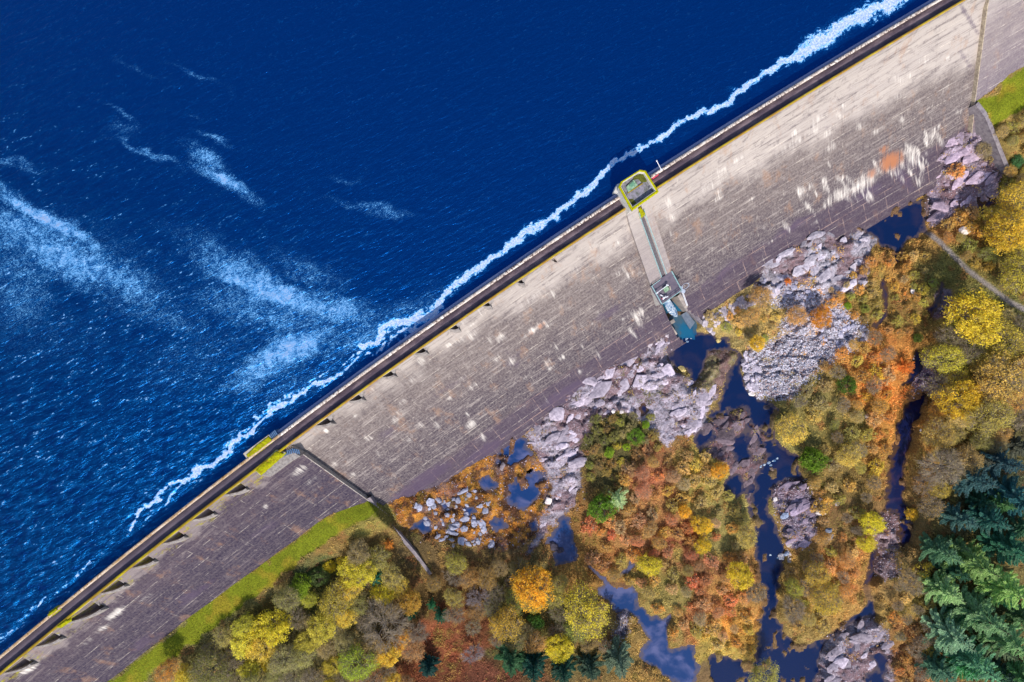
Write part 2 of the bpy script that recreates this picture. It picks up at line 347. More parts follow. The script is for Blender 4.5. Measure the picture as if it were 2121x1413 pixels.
LH += [(860,1150,2.2),(890,1190,1.4),(800,1130,4.2),(700,1180,5.5),(600,1260,7),(500,1340,8.5),(380,1440,10),(800,1250,3),(700,1350,5),(900,1350,2.0),(450,1430,8.5)]
RH = [(u, v, solve_z(u, v, 'r')) for u, v in dens([(2022,210),(2072,183),(2072,165),(2121,139),(2180,110)], 8)] + [(2092,356,3.2),(2060,280,6.0),(2121,300,6.5),(2121,420,4.8),(2200,300,9)]
def idw(x, y, pts):
    z = np.zeros(len(x)); wt = np.zeros(len(x))
    for u, v, h in pts:
        px, py = P(u, v, h); q = 1.0/((x-px)**2+(y-py)**2+2.0)**1.6; z += q*h; wt += q
    return z/wt
def terrain_raw(x, y, s, t):
    zv = idw(x, y, VH); zl = idw(x, y, LH); zr = idw(x, y, RH)
    sw = np.interp(t, [0, t1, t2], [SLEFT, s1, s2]) ; wd = np.interp(t, [t2-6, t2+14], [0.25, 12])
    kl = 1-sm(-1, 1, (s-sw)/wd)
    sw2 = np.interp(t, [0, t3, t4], [SRIGHT, s3, s4]); wd2 = np.interp(t, [t4-4, t4+12], [0.25, 10])
    kr = sm(-1, 1, (s-sw2)/wd2)
    return zv*(1-kl)*(1-kr) + zl*kl + zr*kr
def zones(x, y, z):
    kk = F/(HC-z); return CX+x*kk, CY-y*kk
def warp(u, v, a1=7, a2=3):
    return (u+(vnoise(u/16, v/16, 3)-.5)*2*a1+(vnoise(u/5, v/5, 31)-.5)*2*a2, v+(vnoise(u/16, v/16, 4)-.5)*2*a1+(vnoise(u/5, v/5, 41)-.5)*2*a2)

def axis(a, b, d, far):
    inner = np.arange(a, b, d); o = []; st = d; q = 0
    while q < far: st *= 1.35; q += st; o.append(q)
    o = np.array(o); return np.concatenate([a-o[::-1], inner, b+o])
def grid(ax, ay):
    X, Y = np.meshgrid(ax, ay); nx = len(ax); ny = len(ay)
    i = np.arange(ny-1)[:, None]*nx+np.arange(nx-1)[None]
    return X.ravel(), Y.ravel(), np.stack([i, i+1, i+1+nx, i+nx], -1).reshape(-1, 4)
def compact(v, f, *arrs):
    used = np.unique(f); m_ = -np.ones(len(v), int); m_[used] = np.arange(len(used))
    return (v[used], m_[f]) + tuple(a_[used] for a_ in arrs)

# ------------------------------------------------------------------ terrain
gx, gy, gf = grid(axis(-112, 138, 0.38, 1500), axis(-92, 78, 0.38, 1500))
gs, gt = ST(gx, gy)
gz = terrain_raw(gx, gy, gs, gt)
for it in range(2):
    u, v = zones(gx, gy, gz)
    if it == 0: base = gz.copy()
    uw, vw = warp(u, v)
    z = base + (fbm(gx/9, gy/9, 4, 2)-.5)*1.1
    inside = (u > -100) & (u < 2250) & (v > -100) & (v < 1550)
    rock = np.zeros(len(gx)); rcol = np.zeros((len(gx), 3)); 
    for pl, c in ROCK:
        d = sdist(uw, vw, pl); k_ = sm(-3, 4, d); rock = np.maximum(rock, k_); rcol = rcol*(1-k_[:, None])+lin(c)*k_[:, None]
    ridg = 1-np.abs(fbm(gx/2.6+gy/9, gy/4.2, 4, 12)*2-1)
    crag = np.abs(fbm(gx/5, gy/3.2, 5, 77)*2-1)
    slab = np.abs(fbm(gx/11+gy/20, gy/7-gx/16, 5, 99)*2-1)
    cw = (fbm(gx/2.2, gy/2.2, 3, 311)-.5)*2.2; ax_ = (gx*.85+gy*.5+cw); ay_ = (-gx*.5+gy*.85-cw)
    p1, h1, e1 = plates(ax_/4.2, ay_/2.4, 10); p2, h2, e2 = plates(ax_/1.5, ay_/.95, 20)
    z = z + rock*((h1-.5)*1.1+(h2-.5)*.42-.55*sm(.10, 0, e1)-.22*sm(.14, 0, e2)) + rock*((ridg-.72)*.15 - np.clip(.06-slab, 0, .06)*6 + (fbm(gx/5, gy/5, 2, 88)-.4)*1.0)
    bog = sm(-4, 4, sdist(uw, vw, BOG)); z = z + bog*(fbm(gx/1.6, gy/1.6, 3, 21)-.5)*.9
    path = sm(7, 3, seg_dist(u+(vnoise(u/8, v/8, 6)-.5)*4, v, PATH, False))
    z = z*(1-path*.0) - path*.15
    grass = np.maximum(sm(-4, 3, sdist(uw, vw, GL)), sm(-3, 3, sdist(uw, vw, GR)))
    if it == 1:
        z = z - grass*((fbm(gx/9, gy/9, 4, 2)-.5)*1.1)*.8
    wd_ = {}; wet = np.zeros(len(gx))
    for nm, (L, pl) in WATER.items():
        d = sdist(uw, vw, pl)/8.1; wd_[nm] = d; near = d > -60
        lo = L-.15-.9*sm(0, 2.0, d)
        if nm in ('river_pool', 'stream', 'rock_pool.006', 'toe_pool', 'bog_pool', 'bog_pool.001'):
            isl = (sm(830, 880, v) if nm == 'river_pool' else 1)*sm(.60 if nm != 'river_pool' else .58, .70, fbm(gx/2.4, gy/2.8, 5, 700))*(1-.75*sm(3.2, 5, d)); lo = lo+isl*(1.25+.2*h2)
        kk = sm(-2.8, 0.15, d)
        zz = np.maximum(z, L+.22)                                   # banks stand above the water
        z = np.where((d > -3.5) & near, np.where(d > 0, lo, zz*(1-kk)+(L-.02)*kk), z)
        wet = np.maximum(wet, sm(-.8, .3, d))
    stones = (vnoise(gx/1.1, gy/1.1, 55) > .80) & (wet > .9)
    gz = z
# keep the ground under the dam's faces where concrete shows
inframe = (gx > -140) & (gx < 160) & (gy > -110) & (gy < 100)
gcol = palette(u, v)*0.85
n1 = fbm(gx/1.3, gy/1.3, 4, 15)[:, None]
gcol = gcol*(0.55+0.9*n1)
bk_ = sm(.42, .6, fbm(gx/1.4, gy/1.4, 4, 501))[:, None]; bk3 = sm(.5, .64, fbm(gx/3, gy/3, 4, 502))[:, None]*.8
bogc = (lin((165,115,50))*bk_+lin((80,54,38))*(1-bk_)); bogc = (bogc*(1-bk3)+lin((112,92,92))*bk3)*(0.5+n1)
rk2 = sm(.5, .62, fbm(gx/6, gy/5, 5, 163))[:, None]*.75
gcol = gcol*(1-bog[:, None])+bogc*bog[:, None]
gcol = gcol*(1-rock[:, None])+(rcol*((.34+.30*p1+.22*p2+.22*(fbm(gx/.9, gy/.9, 3, 61)-.5))*(1-.45*sm(.09, 0, e1))*(1-.3*sm(.12, 0, e2)))[:, None]*1.08*(1-rk2)+lin((120,92,96))*rk2)*rock[:, None]
gr = lin((110,118,26))*(.75+.5*n1) ; gr2 = lin((150,128,40)); kx = sm(.5, .65, fbm(gx/4, gy/4, 4, 66))[:, None]*.6
gr = gr*(1-kx)+gr2*kx
gcol = gcol*(1-grass[:, None])+gr*grass[:, None]
gcol = gcol*(1-path[:, None])+lin((140,132,128))*path[:, None]
wc = lin((92,70,66)); gcol = gcol*(1-.6*wet[:, None])+wc*.6*wet[:, None]
gcol[~inframe] = lin((85,85,40))
keep = (gt[gf] > -6).all(1) if False else (gt[gf].min(1) > -3)
cut = keep & ~((gx[gf].max(1) > 4000))
TV = np.stack([gx, gy, gz], 1)
tv, tf, tc, trk, tgr = compact(TV, gf[cut], gcol, rock, grass)
m = NT('ground_surface', 0.95, 0.15); p = m.pos()
n_f = m.noise(p, 3.0, 8, 0.7); n_c = m.noise(p, 0.9, 6, 0.65, 1.2)
vor = m.t.nodes.new('ShaderNodeTexVoronoi'); vor.feature = 'DISTANCE_TO_EDGE'; vor.inputs['Scale'].default_value = 0.55
mp = m.mapping(p, (1, 0.55, 1), R(28)); wv = m.t.nodes.new('ShaderNodeVectorMath'); wv.operation = 'ADD'
nn = m.t.nodes.new('ShaderNodeTexNoise'); m.lk(p, nn.inputs['Vector']); nn.inputs['Scale'].default_value = 0.8; nn.inputs['Detail'].default_value = 5
m.lk(mp, wv.inputs[0]); m.lk(nn.outputs['Color'], wv.inputs[1]); m.lk(wv.outputs[0], vor.inputs['Vector'])
rk = m.attr('rock')
crack = m.ramp(vor.outputs['Distance'], 0.0, 0.035, 0.35, 1.0)
crk = m.mix(rk, (1, 1, 1), m.mix(crack, (0, 0, 0), (1, 1, 1)))
base_c = m.attr('Col', 'Color')
c = m.mix(1.0, base_c, m.mix(m.ramp(n_f, .3, .72), (.5, .5, .5), (1.35, 1.35, 1.35)), 'MULTIPLY')
stain = m.mix(m.math('MULTIPLY', m.ramp(n_c, .52, .66), m.math('MULTIPLY', rk, .75)), c, lin((118, 84, 84)))
lich = m.mix(m.math('MULTIPLY', m.ramp(m.noise(p, 1.3, 9, .8), .56, .66), m.math('MULTIPLY', rk, .55)), stain, lin((214, 212, 222)))
m.col(m.mix(1.0, lich, m.mix(m.math('MULTIPLY', rk, m.math('SUBTRACT', 1.0, crack)), (1, 1, 1), (.35, .32, .36)), 'MULTIPLY'))
m.bump(n_f, 0.8, 0.25)
MG = m.m
ground = obj('ground', mk_mesh('ground', tv, tf, MG, True, {'rock': trk, 'grass': tgr}, tc))
tag(ground, kind='structure')
# quick height lookup on the fine grid
AX = axis(-112, 138, 0.38, 1500); AY = axis(-92, 78, 0.38, 1500); GZ = gz.reshape(len(AY), len(AX))
def ground_z(x, y):
    x = np.atleast_1d(x); y = np.atleast_1d(y)
    i = np.clip(np.searchsorted(AX, x)-1, 0, len(AX)-2); j = np.clip(np.searchsorted(AY, y)-1, 0, len(AY)-2)
    fx = (x-AX[i])/(AX[i+1]-AX[i]); fy = (y-AY[j])/(AY[j+1]-AY[j])
    return (GZ[j, i]*(1-fx)+GZ[j, i+1]*fx)*(1-fy)+(GZ[j+1, i]*(1-fx)+GZ[j+1, i+1]*fx)*fy
def on_ground(u, v, lift=0.0):
    """world point of a photo pixel on the ground, for something whose visible middle is `lift` above it"""
    z = 0.0
    for _ in range(6):
        x, y = P(u, v, z+lift); z = float(ground_z(x, y)[0])
    return x, y, z

# ------------------------------------------------------------------ pools and river
def pool_mat(name, deep, light, shallow, ripple=0.3, lf=0.5):
    m = NT(name, 0.08, 0.3); p = m.pos()
    n = m.noise(p, 0.14, 5, .55, .6); d = m.attr('depth')
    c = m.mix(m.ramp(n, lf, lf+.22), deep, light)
    c = m.mix(m.ramp(m.math('ADD', d, m.math('MULTIPLY', m.math('SUBTRACT', m.noise(p, .9, 5, .6), .5), .9)), .0, .55), shallow, c)
    m.col(c); m.bump(m.noise(m.aniso(p, 20, 1, 2.2), 2.2, 5, .6), ripple, .06); return m.m
MPC = pool_mat('channel_flow', (.002, .045, .13), (.01, .10, .19), (.05, .09, .12), .5, .4)
MP1 = pool_mat('river_water', (.001, .010, .055), (.014, .016, .055), (.075, .055, .06), .5, .5)
MP2 = pool_mat('still_water', (.006, .032, .125), (.085, .10, .22), (.08, .07, .10), .10, .45)  # lavender patches are sky and cloud reflections painted into the water colour
MP3 = pool_mat('peaty_water', (.006, .01, .05), (.055, .03, .06), (.075, .04, .02), .25, .5)
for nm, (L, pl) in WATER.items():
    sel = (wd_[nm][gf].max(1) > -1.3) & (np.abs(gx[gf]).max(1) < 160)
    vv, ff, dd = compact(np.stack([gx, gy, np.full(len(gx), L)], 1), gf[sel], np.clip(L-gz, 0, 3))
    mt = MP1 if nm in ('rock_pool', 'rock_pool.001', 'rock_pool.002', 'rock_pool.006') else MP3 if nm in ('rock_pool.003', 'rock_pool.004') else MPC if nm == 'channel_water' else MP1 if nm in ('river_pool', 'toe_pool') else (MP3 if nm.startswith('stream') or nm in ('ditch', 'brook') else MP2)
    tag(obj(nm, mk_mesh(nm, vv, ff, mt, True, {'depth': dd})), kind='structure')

# ------------------------------------------------------------------ reservoir
rx, ry, rf = grid(axis(-122, 122, 0.5, 2500), axis(-80, 82, 0.5, 2500))
rs, rt = ST(rx, ry)
ru, rv = CX+rx*F/(HC-WL), CY-ry*F/(HC-WL)
foam = np.zeros(len(rx)); spray = np.zeros(len(rx))
def foam_line(pts, wscale=1.0, strength=1.0):
    global foam
    wob_u = ru+(fbm(ru/26, rv/26, 4, 201)-.5)*26+(vnoise(ru/7, rv/7, 7)-.5)*7; wob_v = rv+(fbm(ru/26, rv/26, 4, 203)-.5)*26+(vnoise(ru/7, rv/7, 17)-.5)*7
    for (ax_, ay_, aw), (bx_, by_, bw) in zip(pts[:-1], pts[1:]):
        m_ = (ru > min(ax_, bx_)-60) & (ru < max(ax_, bx_)+60) & (rv > min(ay_, by_)-60) & (rv < max(ay_, by_)+60)
        if not m_.any(): continue
        U = wob_u[m_]; V = wob_v[m_]; dx, dy = bx_-ax_, by_-ay_
        h = np.clip(((U-ax_)*dx+(V-ay_)*dy)/(dx*dx+dy*dy), 0, 1); d = np.hypot(U-ax_-h*dx, V-ay_-h*dy)
        wdt = (aw+(bw-aw)*h)*wscale
        foam[m_] = np.maximum(foam[m_], strength*np.clip(1.5-d/wdt, 0, 1.5))
foam_line([(1900,-35,19),(1850,0,19),(1800,24,20),(1740,58,19),(1680,98,17),(1640,122,12),(1590,150,9),(1540,182,9),(1490,216,8),(1440,242,7),(1400,265,7),(1350,292,6),(1300,320,6),(1260,348,7),
 (1225,385,7),(1190,420,7),(1150,450,9),(1105,472,10),(1070,497,9),(1045,517,6),(1000,550,11),(960,582,11),(930,610,9),(900,642,10),(860,663,12),(820,668,9),(795,680,9),(780,705,7),(745,715,8)])
foam_line([(900,650,2.5),(870,680,2.5),(830,685,3),(800,690,2.5),(795,715,2.5),(785,730,2.5),(750,728,2.5),(730,755,3),(690,790,3),(650,800,3),(600,830,4),(560,850,4),(520,890,4),(480,920,5),(440,960,5),(400,982,4),(360,1000,4),(320,1030,3),(285,1060,3),(265,1095,3)], 1.15, 1.1)
foam_line([(745,728,3),(700,765,2.5),(655,788,2),(610,812,2.5),(570,836,2),(535,858,2),(490,900,2.5),(450,935,2)], 1, .85)
foam_line([(530,870,2),(500,905,3),(470,945,4),(430,962,4),(390,990,4),(360,1030,3),(330,1045,2),(300,1075,2)], 1, .85)
foam_line([(190,1155,4),(165,1190,3),(130,1215,3),(80,1250,3),(40,1290,3),(0,1330,3)], 1, .75)
foam_line([(870,640,2),(840,700,3),(815,700,3),(800,725,3)], 1, .8)
for cu, cv, ln, wd, an, de in [(100,455,150,20,27,1.0),(60,475,130,30,20,.7),(150,540,230,55,22,.72),(260,590,120,40,15,.6),(40,620,110,90,5,.45),(560,600,190,36,24,.9),(480,560,130,50,30,.6),(690,640,110,36,12,.75),
 (560,650,230,60,14,.5),(600,725,110,34,-22,.95),(560,760,130,40,-25,.65),(740,700,130,45,-20,.5),(840,640,90,28,-14,.45),(470,380,85,16,26,.9),(430,330,70,22,38,.6),(445,290,45,8,30,.6),(405,155,75,9,27,.5),(285,145,70,10,20,.3),
 (250,235,45,9,35,.5),(255,270,45,20,20,.35),(300,318,90,10,24,.62),(395,240,30,6,25,.4),(770,430,120,13,10,.5),(820,443,60,8,4,.4),(715,368,55,8,4,.35),(30,335,80,12,17,.45),(700,545,60,8,10,.25),(420,500,160,40,22,.3),(210,520,300,90,22,.28),(420,740,260,110,-20,.28),(330,650,200,50,14,.38),(640,560,120,40,24,.4),(30,560,120,60,10,.45),(900,600,60,30,-20,.3),(620,800,160,40,-28,.35),(100,700,250,100,0,.25)]:
    c_, s_ = math.cos(R(an)), math.sin(R(an)); du = ru-cu+(fbm(ru/40, rv/25, 3, 90)-.5)*50; dv = rv-cv+(fbm(ru/40, rv/25, 3, 91)-.5)*36
    a_ = (du*c_+dv*s_)/ln; b_ = (-du*s_+dv*c_)/wd
    spray = np.maximum(spray, de*np.exp(-(a_*a_+b_*b_)*1.1))
chop = sm(-300, 1300, (rv-ru*.55))          # the wind raises a coarser chop towards the lower left
wavez = WL + (fbm(rx/1.5-ry/2.4, (ry+rx*.6)/1.0, 3, 300)-.5)*.34*(.25+chop)
far = (np.abs(rx) > 122) | (np.abs(ry) > 82); wavez[far] = WL
sel = rt[rf].max(1) < 0.0
sel &= rt[rf].min(1) > -4000
rvv, rff, r1, r2, r3 = compact(np.stack([rx, ry, wavez], 1), rf[(rt[rf].max(1) < -0.6)], foam, spray, chop)
m = NT('reservoir_water', 0.2, 0.1); p = m.pos()
fo = m.attr('foam'); sp = m.attr('spray'); ch = m.attr('chop')
wn1 = m.noise(m.aniso(p, 27, .42, 1.5), .75, 5, .55, .5)
wn2 = m.noise(m.aniso(p, 33, .5, 1.4), 2.4, 4, .6, .3)
wn3 = m.noise(p, 9, 3, .6)
deep = m.mix(ch, (.0001, .0195, .076), (.0001, .0165, .048))
cc = m.mix(m.math('MULTIPLY', m.ramp(wn1, .46, .64), m.math('MULTIPLY', ch, .8)), deep, (.002, .038, .095))
cc = m.mix(m.math('MULTIPLY', m.ramp(wn1, .46, .34), m.math('MULTIPLY', ch, .7)), cc, (.0001, .010, .045))
# wind-blown spray: fine speckle whose density follows the streaks
spk = m.noise(m.aniso(p, 26, .7, 1.5), 4.6, 6, .8, .3)
spk2 = m.noise(p, .5, 6, .7, .8)
spv = m.math('ADD', m.math('MULTIPLY', sp, m.math('MULTIPLY', m.ramp(spk2, .28, .72, .45, 1.25), .34)), spk)
sprk = m.math('MULTIPLY', m.ramp(spv, .58, .92), m.ramp(sp, .03, .4))
cc = m.mix(m.math('MULTIPLY', sprk, .8), cc, (.50, .55, .76))
cc = m.mix(m.math('MULTIPLY', m.ramp(sp, .1, 1.0), .42), cc, (.02, .08, .20))
# small breaking crests
crest = m.math('MULTIPLY', m.ramp(wn1, .585, .64), m.ramp(wn2, .56, .64))
cap2 = m.math('MULTIPLY', m.ramp(m.noise(m.aniso(p, 25, .35, 1.6), 1.6, 3, .5), .70, .76), m.ramp(m.noise(p, .09, 3, .5), .48, .62))
crw = m.math('MULTIPLY', m.math('MAXIMUM', crest, m.math('MULTIPLY', cap2, .9)), m.ramp(ch, .10, .5, .06, .75))
cc = m.mix(crw, cc, (.30, .36, .56))
fn = m.noise(m.aniso(p, 33, .8, 1.2), .9, 9, .66, 2.2)
fm_ = m.math('ADD', fo, m.math('MULTIPLY', m.math('SUBTRACT', fn, .5), 2.6))
fmk = m.ramp(fm_, .62, 1.05)
cc = m.mix(m.math('MULTIPLY', m.ramp(fm_, .1, .9), .55), cc, (.01, .09, .22))
cc = m.mix(fmk, cc, m.mix(m.ramp(m.noise(p, 2.6, 6, .7), .35, .65), (.20, .33, .60), (.55, .61, .72)))
m.lk(m.ramp(fmk, 0, 1, .28, .8), m.b.inputs['Roughness'])
white = m.math('MAXIMUM', m.math('MAXIMUM', fmk, crw), m.math('MULTIPLY', sprk, .95), clamp=True)
body = m.mix(.5, m.mix(.45, cc, m.mix(1.0, cc, (0, 0, 0), 'MULTIPLY')), cc)
m.col(m.mix(white, m.mix(1.0, cc, (.6, 2.35, 2.9), 'MULTIPLY'), cc)); m.lk(m.ramp(white, .0, .5, .82, 0), m.b.inputs['Metallic'])
hgt = m.math('ADD', m.math('MULTIPLY', wn1, 1.0), m.math('ADD', m.math('MULTIPLY', wn2, .35), m.math('MULTIPLY', wn3, .08)))
m.bump(m.math('MULTIPLY', hgt, m.ramp(ch, 0, 1, .25, .34)), .8, .9)
tag(obj('reservoir_water', mk_mesh('reservoir_water', rvv, rff, m.m, True, {'foam': r1, 'spray': r2, 'chop': r3})), kind='structure')

# ------------------------------------------------------------------ concrete
def concrete_mat(name, light, mid, dark, white_amt=.6, dark_t=(14, 27), moss_t=0, band=1.35, skew=0):
    m = NT(name, 0.9, 0.25); st = m.attr('st', 'Vector')
    sep = m.t.nodes.new('ShaderNodeSeparateXYZ'); m.lk(st, sep.inputs[0]); s_, t_ = sep.outputs[0], sep.outputs[1]
    big = m.noise(st, .10, 6, .6); mid_n = m.noise(m.mapping(st, (.45, 1, 1)), .45, 6, .65); fine = m.noise(st, 2.2, 8, .7)
    along = m.noise(m.mapping(st, (.10, 1.5, 1)), 1.0, 8, .78)       # brushed bands along the lifts
    down = m.noise(m.mapping(st, (2.4, .14, 1)), 1.0, 6, .65)       # runs down the face
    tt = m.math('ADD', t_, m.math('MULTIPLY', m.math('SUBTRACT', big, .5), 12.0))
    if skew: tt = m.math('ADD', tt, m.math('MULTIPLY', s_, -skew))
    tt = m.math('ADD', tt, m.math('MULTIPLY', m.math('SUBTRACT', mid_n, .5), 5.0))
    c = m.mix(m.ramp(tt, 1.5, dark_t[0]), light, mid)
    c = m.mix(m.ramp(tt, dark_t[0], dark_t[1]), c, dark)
    c = m.mix(m.ramp(along, .50, .36, 0, .75), c, m.mix(.65, mid, dark))
    c = m.mix(m.ramp(along, .53, .66, 0, .62), c, light)
    al2 = m.noise(m.mapping(st, (.05, 4.2, 1), 0, (3, 1, 0)), 1.0, 6, .8)
    c = m.mix(m.math('MULTIPLY', m.ramp(al2, .54, .62), .38), c, light); c = m.mix(m.math('MULTIPLY', m.ramp(al2, .46, .38), .4), c, dark)
    blo = m.noise(m.mapping(st, (.8, 1.0, 1), 0, (7, 7, 0)), .55, 9, .78); c = m.mix(m.math('MULTIPLY', m.ramp(blo, .52, .66), .38), c, light); c = m.mix(m.math('MULTIPLY', m.ramp(blo, .48, .34), .5), c, dark)
    c = m.mix(m.math('MULTIPLY', m.ramp(m.noise(m.mapping(st, (.5, .35, 1), 0, (2, 9, 0)), .5, 7, .7), .54, .68), .45), c, lin((150, 112, 84)))
    c = m.mix(m.math('MULTIPLY', m.ramp(fine, .35, .7), .35), c, light)
    # each lift of each bay was poured separately: its own slight tone
    br = m.t.nodes.new('ShaderNodeTexBrick'); m.lk(st, br.inputs['Vector']); br.inputs['Scale'].default_value = 1.0
    br.inputs['Brick Width'].default_value = 8.2; br.inputs['Row Height'].default_value = band; br.inputs['Mortar Size'].default_value = .05
    br.offset = 0.0; br.inputs['Color1'].default_value = (.74, .73, .76, 1); br.inputs['Color2'].default_value = (1.12, 1.12, 1.1, 1)
    br.inputs['Mortar'].default_value = (.62, .60, .62, 1); br.inputs['Mortar Smooth'].default_value = .4
    c = m.mix(.24, c, br.outputs['Color'], 'MULTIPLY')
    if skew:
        jn = m.math('ADD', t_, m.math('MULTIPLY', m.math('SUBTRACT', mid_n, .5), .5)); ap = m.ramp(m.math('ADD', jn, m.math('MULTIPLY', m.math('SUBTRACT', big, .5), 4)), 23.2, 24.4)
        c = m.mix(m.math('MULTIPLY', ap, .62), c, m.mix(blo, (.030, .020, .045), (.085, .058, .085)))
        b3 = m.t.nodes.new('ShaderNodeTexBrick'); m.lk(m.mapping(st, loc=(1.5, 1.9, 0)), b3.inputs['Vector']); b3.inputs['Scale'].default_value = 1.0; b3.inputs['Brick Width'].default_value = 6.3; b3.inputs['Row Height'].default_value = 4.3; b3.inputs['Mortar Size'].default_value = .09
        b3.inputs['Color1'].default_value = (0, 0, 0, 1); b3.inputs['Color2'].default_value = (.35, .35, .35, 1); b3.inputs['Mortar'].default_value = (1, 1, 1, 1)
        c = m.mix(m.math('MULTIPLY', ap, m.math('MULTIPLY', m.ramp(b3.outputs['Fac'], .3, .9), m.ramp(m.noise(m.mapping(st, loc=(4, 4, 0)), .35, 5, .7), .42, .62, .05, .75))), c, lin((160, 135, 125)))
    # lime weeping from the lift joints
    fr = m.math('FRACT', m.math('DIVIDE', t_, band*2)); below = m.ramp(fr, .0, .75, 1, 0)
    lime = m.math('MULTIPLY', m.ramp(down, .56, .74), m.math('MULTIPLY', below, m.ramp(m.noise(m.mapping(st, (.35, .6, 1), 0, (9, 3, 0)), 1.0, 4, .6), .56, .70)))
    edge = m.math('MULTIPLY', m.ramp(fr, .93, .99), m.ramp(m.noise(m.mapping(st, (.16, .5, 1), 0, (3, 8, 0)), 1.0, 7, .75), .47, .60))
    edge2 = m.math('MULTIPLY', m.ramp(m.math('FRACT', m.math('DIVIDE', t_, band)), .92, .99), m.ramp(m.noise(m.mapping(st, (.2, .6, 1), 0, (1, 5, 0)), 1.0, 7, .75), .50, .62))
    wh = m.math('MAXIMUM', lime, m.math('MULTIPLY', m.math('MAXIMUM', edge, m.math('MULTIPLY', edge2, .45)), .55))
    sx = m.math('FRACT', m.math('DIVIDE', s_, 8.2)); jl = m.math('MULTIPLY', m.ramp(m.math('ABSOLUTE', m.math('SUBTRACT', sx, .5)), .485, .498), m.ramp(m.noise(m.mapping(st, (.2, .5, 1)), 1.0, 4, .6), .5, .62))
    wh = m.math('MAXIMUM', wh, m.math('MULTIPLY', jl, .28))
    wh = m.math('MULTIPLY', wh, m.ramp(fine, .35, .6, .25, 1.0))
    c = m.mix(m.math('MULTIPLY', wh, white_amt), c, lin((232, 220, 204)))
    aw = m.attr('white'); ar = m.attr('rust'); ad = m.attr('damp'); c = m.mix(m.math('MULTIPLY', m.ramp(m.math('ADD', ad, m.math('MULTIPLY', m.math('SUBTRACT', mid_n, .5), 1.2)), .25, .65), .72), c, (.075, .052, .088))
    drip = m.noise(m.mapping(st, (1.3, .16, 1)), 1.0, 8, .75)
    c = m.mix(m.math('MULTIPLY', m.ramp(m.math('ADD', drip, m.math('MULTIPLY', aw, .26)), .54, .90), m.ramp(aw, .02, .55, 0, .82)), c, lin((240, 232, 222)))
    c = m.mix(m.math('MULTIPLY', m.ramp(m.math('ADD', drip, m.math('MULTIPLY', ar, .34)), .52, .85), m.ramp(ar, .02, .5)), c, lin((158, 104, 74)))
    if moss_t:
        mo = m.math('MULTIPLY', m.ramp(m.noise(m.mapping(st, (.35, 1, 1)), .9, 7, .75), .5, .62), m.ramp(m.math('ADD', t_, m.math('MULTIPLY', m.noise(st, .6, 3), 3)), moss_t, moss_t+2.2, 1, 0))
        c = m.mix(m.math('MULTIPLY', mo, .9), c, m.mix(m.ramp(fine, .4, .6), lin((110, 88, 35)), lin((150, 148, 20))))
    m.col(c); hb = m.math('ADD', m.math('MULTIPLY', fine, .5), m.math('ADD', along, m.math('MULTIPLY', br.outputs['Fac'], -.8)))
    m.bump(hb, .55, .08); return m.m
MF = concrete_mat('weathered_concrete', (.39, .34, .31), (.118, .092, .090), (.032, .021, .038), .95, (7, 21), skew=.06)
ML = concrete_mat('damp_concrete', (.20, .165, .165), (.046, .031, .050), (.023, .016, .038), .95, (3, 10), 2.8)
MR = concrete_mat('pale_concrete', (.36, .315, .295), (.21, .172, .175), (.12, .092, .12), .8, (8, 22))
dam = tag(empty('dam', (*C(0, 0), 0)), 'long curved grey concrete dam holding back the blue reservoir', 'dam')
def wpart(o):      # parts are written in world coordinates: undo the parent's offset
    o.location = -dam.location; return o
def sweep(prof, ss, kind=None):
    """prof: list of (t,z); quads swept along s"""
    n = len(prof); V = []
    for (t, z) in prof:
        x, y = C(ss, np.full(len(ss), t)); V.append(np.stack([x, y, np.full(len(ss), z)], 1))
    V = np.stack(V, 1).reshape(-1, 3); L = len(ss)
    i = np.arange(L-1)[:, None]*n+np.arange(n-1)[None]
    f = np.stack([i, i+1, i+1+n, i+n], -1).reshape(-1, 4)[:, ::-1]
    uv = np.stack([np.repeat(ss, n), np.tile([q[0] for q in prof], L)], 1)
    return V, f, uv
WHITE = [(1790,378,42,16,.8),(1740,402,34,13,.7),(1890,330,16,26,.8),(1860,350,30,14,.5),(1990,300,8,22,.6),(1320,660,7,26,.7),(960,700,34,10,.5),(1480,380,40,12,.45),(1640,300,50,12,.45),(700,830,40,10,.45),(1100,620,40,10,.4),(850,790,40,10,.4),(1290,560,30,10,.4),(1780,385,26,9,1),(1745,405,24,8,.8),(1885,310,7,16,1),(1905,340,7,18,1),(1915,420,5,10,.8),(1310,690,4,16,.9),(1312,650,5,10,.7),(975,880,10,8,1),(1000,905,6,10,.9),(1110,680,26,6,.9),(930,715,20,6,.6),(1190,560,16,6,.5),
 (1690,270,22,6,.6),(1385,420,8,14,.8),(1390,450,8,10,.7),(1490,410,12,5,.7),(1560,370,16,5,.5),(1630,470,6,14,.8),(1530,330,18,6,.6),(1230,510,14,8,.5),(1945,285,5,20,.9),(1940,265,16,4,.7),(1960,180,14,5,.5),(1200,770,10,5,.6),(1015,745,10,6,.5),(1130,830,4,10,.6),(820,870,16,5,.5),(1650,90+90,20,8,.5),(1860,200,18,6,.4),(1470,520,10,6,.4),(1240,735,5,12,.5),
 (240,1270,22,7,1),(215,1300,18,6,.8),(60,1385,26,8,1),(180,1330,14,5,.6),(545,950,20,6,.7),(620,975,16,8,.9),(660,1010,10,6,.5),(640,1000,20,6,.5),(550,1050,6,5,.9),(300,1240,18,4,.6)]
rgw = np.random.default_rng(4)
for _ in range(110):
    uu_ = rgw.uniform(640, 2000); vv_ = 1030-.60*(uu_-640)+rgw.uniform(-200, 20)+(uu_-640)*.04; WHITE.append((uu_, vv_, rgw.uniform(3, 13), rgw.uniform(2, 12), rgw.uniform(.35, .8)))
